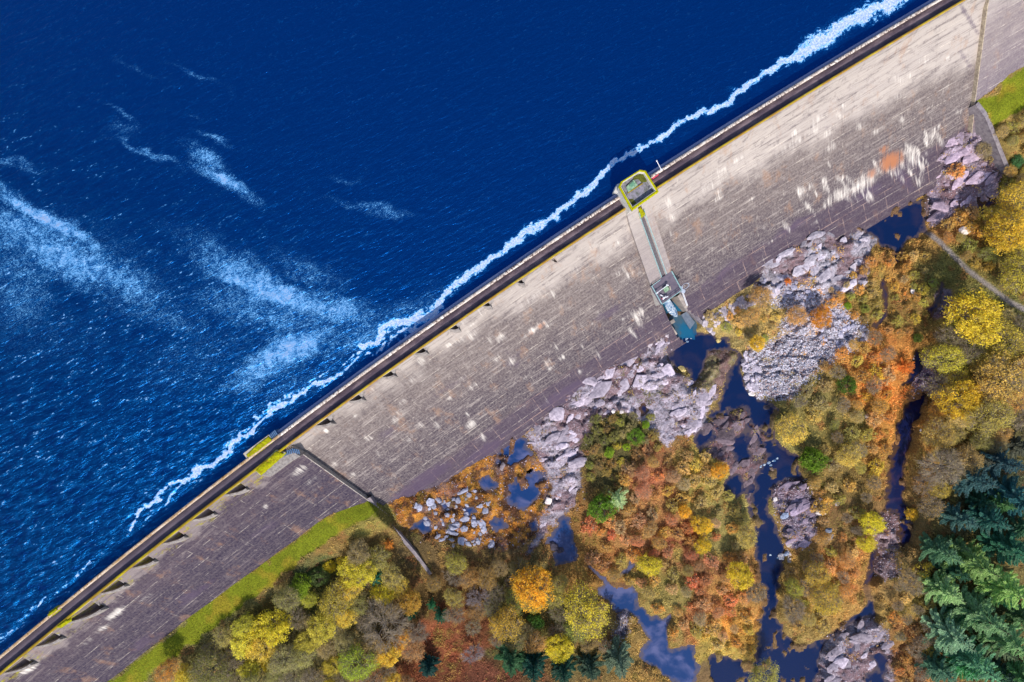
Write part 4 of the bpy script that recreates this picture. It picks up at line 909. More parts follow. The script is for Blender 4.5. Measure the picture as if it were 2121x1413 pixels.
# channel walls
MWW = simple_mat('wing_wall_concrete', (.26, .23, .24), (.13, .11, .13), 1.0, .9, .5)
MWING = simple_mat('channel_concrete', (.38, .33, .28), (.20, .17, .17), 1.2, .9, .4)
def wall_run(name, pts, width, zt, zb, label, cat, mat=MWING, cap=True):
    """pts: photo pixels of the top's centre line; zt: heights"""
    L_ = [np.array(P(u_, v_, z_)) for (u_, v_), z_ in zip(pts, zt)]
    root = tag(empty(name, (*L_[0], zb)), label, cat)
    b_ = MB(); c_ = MB()
    for i in range(len(L_)-1):
        d = L_[i+1]-L_[i]; d /= np.linalg.norm(d); nn_ = np.array([-d[1], d[0]])*width/2; a_, b2 = L_[i]-d*.05, L_[i+1]+d*.05
        q = [tuple(a_-nn_), tuple(b2-nn_), tuple(b2+nn_), tuple(a_+nn_)]; za, zb2 = zt[i], zt[i+1]
        b_.prism(q, zb, [za-.18, zb2-.18, zb2-.18, za-.18]); nn2 = nn_*1.12
        q = [tuple(a_-nn2), tuple(b2-nn2), tuple(b2+nn2), tuple(a_+nn2)]; c_.prism(q, [za-.18, zb2-.18, zb2-.18, za-.18], [za, zb2, zb2, za])
    loc_obj(root, b_.build('wall', mat)); loc_obj(root, c_.build('coping', mat, None, .04)); return root
zf = lambda u_, v_: solve_z(u_, v_, 'm')
wall_run('channel_wall', [(1344,609),(1358,634),(1383,671)], .9, [7.5, 4.2, 1.5], -4, 'curved concrete wall along the near side of the outlet channel', 'wall')
wall_run('channel_wall', [(1407,611),(1425,642)], .9, [6.0, 1.8], -4, 'short tan concrete wall on the ladder side of the outlet channel', 'wall')
wall_run('channel_wall', [(1386,671),(1397,664)], .8, [0.2, -.6], -4, 'low concrete stub closing the bottom of the outlet channel', 'wall')
wall_run('channel_wall', [(1384,671),(1400,694)], .9, [1.2, -.6], -4, 'tan end of the curved wall leading down to the boulders', 'wall')
wall_run('channel_kerb', [(1426,641),(1446,660),(1468,682)], .7, [.6, .2, -.9], -4, 'low dark kerb between the dam apron and the blue slab', 'kerb', MWW)
sl_ = MB().prism(pxpoly([(1411,652),(1423,645),(1440,668),(1430,682)], -1.6), -4, -1.75); tag(sl_.build('apron_slab', simple_mat('submerged_slab', (.16, .19, .24), (.10, .13, .18), 1.5), None, .05), 'flat blue grey concrete slab at the mouth of the outlet channel', 'slab')
# channel water and the jet
chan = pxpoly([(1371,632),(1410,606),(1428,642),(1447,668),(1432,690),(1408,690),(1384,672)], -2.2)
m = NT('channel_water', .1, .5); p = m.pos(); n_ = m.noise(p, .8, 5, .6); m.col(m.mix(m.ramp(n_, .35, .7), (.003, .045, .14), (.01, .11, .2))); m.bump(m.noise(p, 3, 4), .4, .08)
MCHW = m.m
m = NT('white_water', .6, .3); p = m.pos(); n_ = m.noise(p, 1.8, 7, .7, .8); m.col(m.mix(m.ramp(n_, .42, .60), (.02, .10, .24), (.50, .56, .62)))
m.bump(n_, 1, .2); MJET = m.m
jp = [(1381,622,4.5,.8),(1384,629,2.5,.95),(1388,636,.5,1.05),(1392,643,-1.0,1.1),(1397,650,-1.9,.85),(1402,656,-2.2,.35)]
V = []; f = []; nj = 9
for i, (u_, v_, z_, w_) in enumerate(jp):
    x, y = P(u_, v_, z_)
    for k_ in range(nj):
        q = (k_/(nj-1)-.5)*2; V.append((x+.83*w_*q, y+.56*w_*q, z_+.45*(1-q*q)+random.uniform(-.12, .12)))
    if i: f += [((i-1)*nj+k_, i*nj+k_, i*nj+k_+1, (i-1)*nj+k_+1) for k_ in range(nj-1)]
jo = MB().add(V, f).build('white_water', MJET, None, 0, True); mo_ = jo.modifiers.new('s', 'SUBSURF'); mo_.levels = 2; mo_.render_levels = 2; mo_ = jo.modifiers.new('t', 'SOLIDIFY'); mo_.thickness = .3
tag(jo, kind='stuff')
def foam_patch(poly, z):
    o = lumpy_top('foam', pxpoly(poly, z), z-.05, z+.06, MJET, .08, None, .18); tag(o, kind='stuff')
foam_patch([(1420,686),(1428,680),(1436,684),(1430,690),(1426,700),(1421,704),(1423,694)], -2.45)
for fx_, fy_, fr_ in ((1575,966,4),(1583,963,3),(1592,959,4),(1603,955,3.5),(1610,950,3),(1597,964,2.5),(1432,700,3),(1424,708,2.5),(1612,1156,3),(1596,1150,2.5)):
    foam_patch([(fx_+fr_*(.6+.6*random.random())*math.cos(q), fy_+fr_*(.35+.5*random.random())*math.sin(q)) for q in np.linspace(0, 6.28, 10)[:-1]], -2.46)

# ------------------------------------------------------------------ wing walls
z765 = solve_z(765, 1036, 'l'); wall_run('wing_wall', [(764,1032),(780,1056),(830,1113),(858,1145),(892,1190)], .75, [z765+.5, 7.4, 4.6, 3.2, 1.7], -3, 'dark sloping retaining wall between the orange bog and the grassy bank', 'retaining wall', MWW)
z2020 = solve_z(2022, 210, 'r'); wall_run('wing_wall', [(2024,214),(2044,240),(2068,300),(2084,340),(2098,366)], .95, [z2020+.6, z2020-.2, 6.2, 4.8, 3.8], -3, 'long retaining wall below the lime green grass by the purple rocks', 'retaining wall', MWW)
print('structure done')
exec_objects = True

# ================================================================== vegetation and stones
import bmesh
def leaf_mat(name, twig, sat=0):
    m = NT(name, .8, .15); oc = m.t.nodes.new('ShaderNodeObjectInfo'); rn = m.attr('rnd'); tw = m.attr('tw')
    c = m.mix(m.ramp(m.noise(m.n('TexCoord').outputs['Object'], .7, 3, .6), .5, .7, 0, .22), m.mix(1.0, oc.outputs['Color'], m.mix(rn, (.55, .58, .55), (1.6, 1.5, 1.35)), 'MULTIPLY'), (.34, .28, .19))
    c = m.mix(tw, c, m.mix(rn, tuple(q*.6 for q in twig), twig)); m.col(c)
    tr = m.t.nodes.new('ShaderNodeBsdfTranslucent'); m.lk(c, tr.inputs[0]); mx = m.t.nodes.new('ShaderNodeMixShader'); mx.inputs[0].default_value = .42
    out = m.t.nodes['Material Output']; m.lk(m.b.outputs[0], mx.inputs[1]); m.lk(tr.outputs[0], mx.inputs[2]); m.lk(mx.outputs[0], out.inputs[0]); return m.m
MLEAF = leaf_mat('autumn_leaves', (.42, .35, .27)); MBARE = leaf_mat('bare_twigs', (.42, .36, .36)); MNEED = leaf_mat('conifer_needles', (.16, .13, .10))
MBARK = simple_mat('bark', (.26, .22, .19), (.12, .10, .09), 3, .95, .6)
MBARKD = simple_mat('dark_bark', (.10, .07, .05), None, 3, .95, .6)
def unit(v): return v/(np.linalg.norm(v, axis=-1, keepdims=True)+1e-9)
def leaf_quads(c, size, rg, flat=.6, asp=.6):
    n = len(c); nrm = unit(rg.normal(size=(n, 3))+np.array([0, 0, flat*2.2])); a_ = unit(np.cross(nrm, rg.normal(size=(n, 3)))); b2 = np.cross(nrm, a_)
    sz = size*rg.uniform(.6, 1.4, (n, 1)); a_ = a_*sz; b2 = b2*sz*asp
    V = np.stack([c-a_, c-b2, c+a_, c+b2], 1).reshape(-1, 3); return V
def ribbons(p, q, w0, w1, rg):
    d = unit(q-p); s_ = unit(np.cross(d, unit(rg.normal(size=p.shape)+np.array([0, 0, 1.5]))))
    w0 = np.broadcast_to(w0, (len(p),))[:, None]; w1 = np.broadcast_to(w1, (len(p),))[:, None]
    return np.stack([p-s_*w0, p+s_*w0, q+s_*w1, q-s_*w1], 1).reshape(-1, 3)
def assemble(parts, mat, name):
    V = np.concatenate([p_[0] for p_ in parts]); n = len(V)//4; f = np.arange(4*n).reshape(-1, 4)
    rnd = np.concatenate([np.repeat(p_[1], 4) for p_ in parts]); tw = np.concatenate([np.full(len(p_[0]), p_[2], float) for p_ in parts])
    return mk_mesh(name, V, f, mat, False, {'rnd': rnd, 'tw': tw})
def broad(seed, nleaf, n2, n3, leaf=.16, R_=4.0, H_=8.0, bare=False, mat=None, flat=.5, squash=.72):
    """a crown grown outward: limbs -> branches -> twigs -> leaves; returns (trunk mesh, crown mesh)"""
    rg = np.random.default_rng(seed); zc_ = H_-R_*squash
    th = rg.uniform(0, 2*np.pi, 9); el = rg.uniform(.15, 1.25, 9); rr = R_*rg.uniform(.35, .55, 9)
    L1 = np.stack([np.cos(th)*np.cos(el)*rr, np.sin(th)*np.cos(el)*rr, zc_+np.sin(el)*rr*squash], 1)
    lop = unit(rg.normal(size=(9, 3))*np.array([1, 1, .5])); la = rg.uniform(-.42, .30, 9)
    d = unit(rg.normal(size=(n2, 3))+np.array([0, 0, .35])); fac = 1+sum(la[i]*np.clip(d@lop[i], 0, 1)**4 for i in range(9))
    r2 = R_*fac*rg.uniform(.45, .95, n2)**.6; L2 = d*r2[:, None]*np.array([1, 1, squash])*.93+np.array([0, 0, zc_])
    k_ = np.argmin(((L2[:, None]-L1[None])**2).sum(-1), 1)
    w = .045; P1 = [ribbons(L1[k_], L2, w, w*.4, rg)]
    pi = rg.integers(0, n2, n3); L3 = L2[pi]+unit(rg.normal(size=(n3, 3))+.7*unit(L2[pi]-np.array([0, 0, zc_-1])))*rg.uniform(.3, .95, (n3, 1))*R_*.26
    st_ = L2[pi]*.75+L1[k_][pi]*.25; P1.append(ribbons(st_, L3, .022 if not bare else .032, .008, rg))
    tww = np.concatenate(P1); parts = [(tww, rg.uniform(0, 1, len(tww)//4), 1.0)]
    if nleaf:
        li = rg.integers(0, n3, nleaf); dens_ = rg.uniform(0, 1, n3) > .18; li = li[dens_[li]]
        c = L3[li]+rg.normal(size=(len(li), 3))*R_*.055; tone = rg.uniform(0, 1, n2)[pi[li]]*.55+rg.uniform(0, 1, len(li))*.45
        parts.append((leaf_quads(c, leaf, rg, flat), tone, 0.0))
    b_ = MB(); b_.tube([(0, 0, -.4), (.1, .05, H_*.3), (0, 0, zc_)], [.20, .15, .08], 7)
    for q in L1: b_.tube([(0, 0, max(.5, zc_-R_*.45*rg.random()-.3)), tuple(q*.5+np.array([0, 0, (zc_-.4)*.5])), tuple(q)], [.09, .06, .03], 5)
    return mk_mesh('trunk', b_.v, b_.f, MBARK, True), assemble(parts, mat or MLEAF, 'crown')
def conifer(seed, H_=14.0, R_=4.0, whorls=15, droop=.35, mat=None, dens_=1.0, nb=8, tuft=.085):
    rg = np.random.default_rng(seed); parts = []; tw = []
    for i in range(whorls):
        q = (i+.5)/whorls; z0 = H_*(.12+.86*q); r = R_*(1-q)**.75*rg.uniform(.8, 1.12); n_ = max(4, int(nb*(1-q*.45)))
        for k_ in range(n_):
            a_ = 2*np.pi*(k_+rg.uniform(-.35, .35))/n_+i*1.1; L_ = max(.35, r*rg.uniform(.72, 1.15)); nseg = max(4, int(L_*7.5*dens_))
            u_ = (np.arange(nseg)+.6)/nseg; dr = np.array([np.cos(a_), np.sin(a_)])
            cu = rg.uniform(-.18, .18)
            x = dr[0]*L_*u_-dr[1]*cu*L_*u_**2; y = dr[1]*L_*u_+dr[0]*cu*L_*u_**2; z = z0-droop*L_*u_+.28*L_*u_**2.5
            c = np.stack([x, y, z], 1); d = unit(np.gradient(c, axis=0)); sd = unit(np.cross(d, [0, 0, 1.0]))
            tw.append(ribbons(c[:-1], c[1:], .04, .03, rg))
            for sg in (-1, 1):
                sl_ = (.16+.30*np.sin(np.pi*np.clip(u_*.85+.12, 0, 1)))*min(1.6, L_*.42)*rg.uniform(.75, 1.25, nseg)
                tip = c+(d*.72+sg*sd*.75-np.array([0, 0, .12]))*sl_[:, None]
                parts.append((ribbons(c, tip, tuft, .03, rg), rg.uniform(0, 1, nseg)*.5+.5*rg.random(), 0.0))
                tip2 = c+(d*.9+sg*sd*.35+np.array([0, 0, .18]))*sl_[:, None]*.75
                parts.append((ribbons(c, tip2, tuft*.9, .02, rg), rg.uniform(0, 1, nseg), 0.0))
    T_ = np.concatenate(tw); parts.append((T_, rg.uniform(0, 1, len(T_)//4), 1.0))
    b_ = MB().tube([(0, 0, -.4), (0, 0, H_*.5), (0, 0, H_*.99)], [.26, .16, .03], 7)
    return mk_mesh('trunk', b_.v, b_.f, MBARKD, True), assemble(parts, mat or MNEED, 'crown')
LIB = {   # kind: (variants, base radius, height)
 'birch': ([broad(10+i, 9500, 150, 1100, .125) for i in range(3)], 4.0, 8.0),
 'thin': ([broad(20+i, 6200, 170, 1700, .105) for i in range(4)], 4.0, 8.0),
 'grey': ([broad(30+i, 1200, 170, 2300, .09, flat=.3) for i in range(3)], 4.0, 8.0),
 'bare': ([broad(40+i, 0, 120, 1500, bare=True, mat=MBARE) for i in range(2)], 4.0, 8.0),
 'shrub': ([broad(50+i, 1500, 60, 420, .13, 2.0, 2.6, squash=.8) for i in range(4)], 2.0, 2.6),
 'pine': ([broad(60+i, 6500, 160, 500, .13, 3.0, 5.0, flat=.2, squash=.8, mat=MNEED) for i in range(2)], 3.0, 5.0),
 'spruce': ([conifer(70+i, 12.0, dens_=1.25) for i in range(3)], 4.0, 12.0),
 'fir': ([conifer(80+i, 6.0, 2.4, 10, .1, tuft=.06) for i in range(2)], 2.4, 6.0),
 'larch': ([conifer(90+i, 5.0, 2.4, 8, .05, nb=9, tuft=.05) for i in range(2)], 2.4, 5.0),
}
WORD = {'birch': 'birch', 'thin': 'birch', 'grey': 'alder', 'bare': 'tree', 'shrub': 'bush', 'pine': 'pine', 'spruce': 'spruce', 'fir': 'fir', 'larch': 'larch'}
NAME = {'birch': 'birch_tree', 'thin': 'birch_tree', 'grey': 'alder_tree', 'bare': 'bare_tree', 'shrub': 'bush', 'pine': 'pine_tree', 'spruce': 'spruce_tree', 'fir': 'fir_tree', 'larch': 'larch_tree'}
GRP = {'birch': 'leafy birches below the dam', 'thin': 'leafy birches below the dam', 'grey': 'half bare alders below the dam', 'bare': 'leafless trees below the dam', 'shrub': 'low bushes on the valley floor',
 'pine': 'dense green pines below the dam', 'spruce': 'tall spruces in the plantation', 'fir': 'small firs below the dam', 'larch': 'orange larches below the dam'}
used = {}
PLACED = []
def plant(kind, u, v, rpx, col, label, bright=1.75):
    vs, R0, H0 = LIB[kind]; used[kind] = used.get(kind, -1)+1; tr, cr = vs[used[kind] % len(vs)]
    sc_ = rpx/8.6/R0; x, y, z = on_ground(u, v, H0*sc_*.6)
    o = empty(NAME[kind], (x, y, z-.05)); o.scale = (sc_*random.uniform(.84, 1.12), sc_*random.uniform(.84, 1.12), sc_*random.uniform(.9, 1.1)); o.rotation_euler.z = random.uniform(0, 6.28)
    tag(o, label, WORD[kind] if kind != 'bare' else 'tree', GRP[kind])
    t = obj('trunk', tr, o); c = obj('crown', cr, o); cc_ = lin(col)*bright; cc_ = cc_*.9+cc_.mean()*.1+.008; cc_ = cc_*min(1, .80/cc_.max()); cc_ = np.array([cc_[0]+.22*cc_[1], cc_[1]*.84, cc_[2]]) if kind == 'pine' else cc_; j = random.uniform(.9, 1.1); c.color = (min(1, cc_[0]*j), min(1, cc_[1]*j), min(1, cc_[2]*j), 1)
    PLACED.append((u, v, rpx, kind)); return o
HERO = [
 ('birch',1105,1213,48,(228,178,0),'large golden yellow birch beside the bog pools','golden birch'),
 ('thin',1045,1285,44,(176,148,35),'broad mustard coloured birch touching the golden birch from below','mustard birch'),
 ('pine',1110,1288,21,(30,112,35),'round bright green pine wedged beneath the golden birch','round green pine'),
 ('birch',1155,1340,31,(190,178,5),'acid yellow birch over the dark spruces at the bottom edge','acid yellow birch'),
 ('thin',1208,1255,56,(172,160,25),'very wide olive yellow birch by the tongue of grey rock','wide olive birch'),
 ('bare',990,1236,29,(150,130,130),'leafless grey tree among olive birches under the bog','leafless grey tree'),
 ('bare',981,1352,24,(190,150,150),'leafless pale pink tree alone on the crimson bracken','leafless pink tree'),
 ('thin',944,1165,26,(160,155,50),'lime olive birch right below the bog stones','lime birch'),
 ('pine',1243,1050,29,(55,135,20),'vivid green pine next to a silvery fir above the bracken','vivid green pine'),
 ('fir',1283,1040,30,(150,172,125),'silvery pale green fir leaning against a vivid green pine','silvery fir'),
 ('thin',1638,890,36,(190,168,60),'domed straw coloured willow overhanging the river pool','domed willow'),
 ('pine',1683,952,33,(55,120,8),'dark green pine beside the domed willow on the river bank','dark bank pine'),
 ('pine',1758,796,21,(45,112,20),'perfectly round green pine alone in brown scrub','lone round pine'),
 ('larch',1884,760,23,(250,150,45),'bright orange larch leaning over the peaty stream','bright orange larch'),
 ('thin',1755,948,26,(178,158,60),'straw coloured birch right of the dark bank pine','straw birch'),
 ('birch',1806,1084,25,(190,182,8),'lemon yellow birch at the lower bend of the peaty stream','lemon birch'),
 ('birch',1793,1124,20,(186,176,15),'smaller lemon yellow birch below its larger twin','small lemon birch'),
 ('thin',1545,1112,27,(170,155,70),'rounded pale olive willow on the left river bank','pale willow'),
 ('birch',1530,1190,32,(200,180,10),'yellow birch above a round grey willow by the river','river birch'),
 ('grey',1562,1226,27,(150,128,75),'round grey brown willow at the narrows of the river','grey willow'),
 ('birch',1455,1088,21,(235,200,0),'brilliant yellow bush-like birch, upper of a pair in the rust bracken','upper brilliant birch'),
 ('birch',1455,1130,20,(232,205,5),'brilliant yellow birch, lower of a pair in the rust bracken','lower brilliant birch'),
 ('birch',1418,1060,19,(228,180,8),'amber yellow birch at the top of the rust bracken','amber birch'),
 ('birch',1490,975,19,(215,165,5),'deep yellow birch at the shallow edge of the river','deep yellow birch'),
 ('birch',1345,1172,25,(176,166,15),'green yellow birch over the small slot shaped pool','slot pool birch'),
 ('birch',2012,655,62,(196,176,12),'huge domed yellow birch below the gravel path','huge yellow dome'),
 ('thin',2075,700,44,(170,155,45),'olive gold birch pressed against the huge yellow dome','olive gold birch'),
 ('thin',1958,742,40,(165,160,30),'yellow green birch by the head of the peaty stream','stream head birch'),
 ('grey',2005,715,38,(150,145,80),'sparse grey green alder in front of the huge yellow dome','sparse alder'),
 ('thin',2065,785,58,(172,145,62),'wide sandy coloured birch above the plantation','wide sandy birch'),
 ('birch',1985,825,40,(208,178,8),'chrome yellow birch leaning over the purple stream gravel','chrome yellow birch'),
 ('thin',2045,860,48,(152,140,60),'dull olive birch between chrome yellow birch and spruces','dull olive birch'),
 ('grey',1945,965,50,(140,126,90),'large bare grey alder left of the spruce plantation','large grey alder'),
 ('thin',1925,895,36,(160,138,62),'tan birch crowding the right bank of the peaty stream','tan stream birch'),
 ('birch',2085,480,50,(192,165,22),'gold birch standing between retaining wall and gravel path','path gold birch'),
 ('thin',2110,410,44,(190,165,30),'honey coloured birch at the foot of the long retaining wall','honey birch'),
 ('thin',2105,560,44,(168,158,38),'olive yellow birch on the uphill side of the gravel path','uphill birch'),
 ('thin',1642,1216,27,(150,152,45),'soft green willow on the right bank below the rapids','soft green willow'),
 ('thin',1692,1190,31,(172,148,45),'ochre willow behind the soft green willow','ochre willow'),
 ('grey',1642,1262,32,(145,122,80),'grey brown alder above the lowest river bend','bend alder'),
 ('thin',1706,1240,36,(172,150,40),'dull gold birch on the tip of land in the river bend','tip birch'),
 ('birch',570,1292,46,(178,168,12),'broad yellow crowned birch in the middle of the left thicket','yellow crowned birch'),
 ('birch',738,1182,34,(168,160,20),'leafy yellow green birch near the end of the dark retaining wall','wall end birch'),
 ('birch',793,1228,26,(190,178,12),'yellow birch right beside a small teal fir','teal fir birch'),
 ('fir',776,1203,19,(22,98,80),'small teal fir between two yellow birches','teal fir'),
 ('thin',690,1242,40,(158,145,38),'mustard green birch below the green hazel bushes','mustard green birch'),
 ('pine',620,1216,25,(78,135,10),'bright green hazel-like pine at the edge of the brown bracken','bright edge pine'),
 ('pine',655,1192,22,(55,108,48),'blue green pine behind the bright edge pine','blue green pine'),
 ('birch',684,1173,17,(205,190,0),'small lemon birch, larger of two on the dark bracken','small wall birch'),
 ('birch',706,1162,11,(210,190,0),'tiny lemon birch, smaller of two on the dark bracken','tiny wall birch'),
 ('thin',350,1384,28,(182,132,45),'orange tan birch at the left end of the thicket','orange tan birch'),
 ('thin',440,1385,46,(112,112,52),'dull green alder by the orange tan birch','dull green alder'),
 ('thin',740,1372,42,(140,158,25),'lime green birch left of the crimson bracken','lime green birch'),
 ('birch',552,1378,13,(225,205,0),'tiny bright yellow sapling deep in the left thicket','bright sapling'),
 ('grey',795,1295,50,(125,110,80),'big grey brown leafless alder in the left thicket','big grey alder'),
 ('fir',850,1277,16,(18,88,65),'dark teal fir, leftmost of the trio above the crimson bracken','left trio fir'),
 ('fir',912,1280,19,(20,85,62),'dark teal fir, rightmost of the trio above the crimson bracken','right trio fir'),
 ('fir',893,1256,13,(25,95,60),'small teal fir, middle one of the trio above the crimson bracken','middle trio fir'),
 ('spruce',886,1392,27,(15,62,60),'dark blue green spruce at the bottom of the crimson bracken','crimson edge spruce'),
 ('spruce',1058,1378,38,(45,85,55),'dusky green spruce under the mustard birch','dusky spruce'),
 ('spruce',1105,1392,38,(18,68,60),'deep teal spruce beside the dusky spruce','deep teal spruce'),
 ('spruce',1168,1400,34,(22,66,55),'deep green spruce beneath the acid yellow birch','deep green spruce'),
 ('spruce',1285,1378,40,(92,112,95),'silver grey twisted spruce beside the still side pool','silver spruce'),
 ('spruce',1225,1395,30,(50,75,62),'grey green spruce left of the silver spruce','grey green spruce'),
 ('larch',803,1131,15,(180,122,35),'star shaped orange brown larch beside the dark retaining wall','star larch'),
 ('thin',1575,612,28,(186,148,78),'buff coloured birch on the boulders at the dam toe','buff toe birch'),
 ('thin',1555,655,26,(176,142,75),'buff willow just above the river pool boulders','buff willow'),
 ('birch',1568,712,21,(196,168,28),'yellow willow on the edge of the pale scree','scree edge willow'),
 ('thin',1652,655,25,(196,150,80),'peach coloured birch in the middle of the pale scree','peach birch'),
 ('birch',1699,658,24,(226,158,22),'orange yellow birch beside the peach birch on the scree','scree orange birch'),
 ('pine',1757,633,10,(85,158,5),'tiny vivid green pine above the pale scree','tiny vivid pine'),
 ('pine',1793,641,10,(110,150,55),'tiny sage green pine beside a tiny vivid pine','tiny sage pine'),
 ('larch',1634,583,9,(250,150,25),'tiny orange larch on the pale bedrock at the dam toe','tiny toe larch'),
 ('pine',1338,880,10,(80,150,10),'small lime pine, upper of those in the dark heather','upper lime pine'),
 ('pine',1320,902,17,(62,138,20),'lime green pine in the dark heather by the bedrock','heather pine'),
 ('pine',1262,938,12,(85,150,20),'small lime pine, left one in the dark heather','left lime pine'),
 ('pine',1297,925,9,(110,175,5),'tiny neon green pine at the top of the rust bracken','neon pine'),
 ('pine',2112,332,15,(20,112,60),'emerald bush-like pine beyond the long retaining wall','emerald pine'),
 ('pine',1900,700,11,(90,150,50),'small sage pine over the dry ditch','ditch pine'),
 ('shrub',1985,352,22,(205,155,85),'pale orange bush growing on the purple rocks','purple rock bush'),
 ('birch',1888,1066,15,(212,178,0),'small golden birch at the tail of the peaty stream','stream tail birch'),
 ('grey',1885,1205,30,(160,135,60),'grey gold alder at the left edge of the plantation','plantation edge alder'),
 ('thin',1580,1400,34,(150,148,62),'grey green willow on the lowest river islet','islet willow'),
 ('shrub',1330,1178,1,(1,1,1),None,None),
]
LAND = []
for k_, u_, v_, r_, c_, lab, short in HERO:
    if lab is None: continue
    plant(k_, u_, v_, r_, c_, lab); LAND.append((u_, v_, short))
# the spruce plantation
SPR = [(2035,1000,40,(46,84,72),'blue green spruce at the top corner of the plantation','top corner spruce'),(2090,962,42,(34,72,66),'dark spruce under the dull olive birch','olive birch spruce'),(2130,1040,46,(30,86,74),'dark teal spruce on the right rim of the plantation','right rim spruce'),
 (2070,1085,46,(34,90,66),'deep teal spruce in the upper middle of the plantation','upper middle spruce'),(2000,1080,34,(60,100,80),'smoky green spruce beside the large grey alder','smoky spruce'),(2125,1150,48,(40,98,60),'dense green spruce below the dark right rim spruce','dense spruce'),
 (1965,1150,42,(82,120,72),'grey green spruce reaching over the peaty stream tail','stream tail spruce'),(2040,1180,52,(122,146,66),'big lime tipped spruce in the centre of the plantation','lime tipped spruce'),(2112,1235,56,(132,156,70),'largest bright green feathery spruce of the plantation','largest spruce'),
 (1975,1235,46,(132,155,84),'pale lime feathery spruce on the plantation left side','pale lime spruce'),(2050,1290,56,(104,134,76),'wide mid green feathery spruce below the lime tipped spruce','wide mid spruce'),(1992,1330,50,(116,144,96),'mint green spruce at the lower left of the plantation','mint spruce'),
 (2118,1345,56,(112,142,78),'grass green spruce near the right bottom corner','corner spruce'),(2045,1392,50,(92,140,88),'pale sea green spruce at the bottom edge of the plantation','sea green spruce'),(1962,1400,36,(70,110,72),'slim grey green spruce beside the rust bracken strip','slim spruce'),(2150,1430,50,(80,125,60),'spruce cut by the bottom right corner of the photo','cut corner spruce')]
for u_, v_, r_, c_, lab, short in SPR: plant('spruce', u_, v_, r_, (c_[0]*.9+8, c_[1]*1.02, c_[2]*1.15+8), lab, 1.7); LAND.append((u_, v_, short))
FILL = [(1990,1190,30,'stream tail spruce and the lime tipped spruce'),(2085,1140,30,'deep teal spruce and the dense spruce'),(2080,1045,28,'top corner spruce and the right rim spruce'),(2125,930,30,'right photo rim above the olive birch spruce'),(2015,1280,32,'pale lime spruce and the wide mid spruce'),
 (2085,1245,30,'lime tipped spruce and the largest spruce'),(1960,1310,26,'pale lime spruce and the mint spruce'),(2080,1350,32,'wide mid spruce and the corner spruce'),(2010,1390,30,'mint spruce and the sea green spruce'),(2095,1410,32,'sea green spruce and the corner spruce'),(2135,1290,30,'largest spruce and the corner spruce'),
 (1995,1135,26,'smoky spruce and the stream tail spruce'),(2045,1045,26,'top corner spruce and the deep teal upper spruce'),(2135,1100,26,'right rim spruce and the dense spruce'),(1945,1215,22,'stream tail spruce and the plantation edge alder'),(2040,955,24,'dull olive birch and the top corner spruce')]
for i_, (u_, v_, r_, lab) in enumerate(FILL): plant('spruce', u_, v_, r_, (42+(i_ % 4)*14, 88+(i_ % 3)*14, 66+(i_ % 2)*10), 'young dark spruce squeezed between the '+lab if 'rim above' not in lab else 'young dark spruce at the '+lab, 1.6)
def cname(c):
    r, g, b = c; mx = max(c)
    if mx-min(c) < 34: return 'grey'
    if g > r*1.06: return 'green' if r < 105 else 'lime'
    if g > r*.93: return 'olive' if r < 150 else 'yellow'
    if g > r*.78: return 'khaki' if r < 140 else 'tan'
    if g > r*.60: return 'brown' if r < 150 else 'orange'
    return 'rust' if r > 115 else 'maroon'
def delin(c):
    c = np.clip(c, 0, 1); return np.where(c < .0031308, c*12.92, 1.055*c**(1/2.4)-.055)*255
LABS = set(); 
def side(du, dv):
    return ('right of' if du > 0 else 'left of') if abs(du) > abs(dv)*1.6 else ('below' if dv > 0 else 'above') if abs(dv) > abs(du)*1.6 else (('lower' if dv > 0 else 'upper')+(' right of' if du > 0 else ' left of'))
def auto_label(kind, u, v, r, c):
    base = {'shrub': 'bush', 'thin': 'birch', 'grey': 'alder', 'birch': 'birch', 'fir': 'fir', 'bare': 'bare tree'}[kind]
    near = sorted(LAND, key=lambda L_: (L_[0]-u)**2+(L_[1]-v)**2)[:7]
    for L_ in near:
        d = math.hypot(L_[0]-u, L_[1]-v); far_ = 'close by' if d < r+45 else 'a little way' if d < 110 else 'some way'
        for sz in ('', 'small ' if r < 15 else 'large ' if r > 28 else 'medium '):
            lab = f"{sz}{cname(c)} {base} {far_}, {side(u-L_[0], v-L_[1])} the {L_[2]}"
            if lab not in LABS: LABS.add(lab); return lab
    return lab
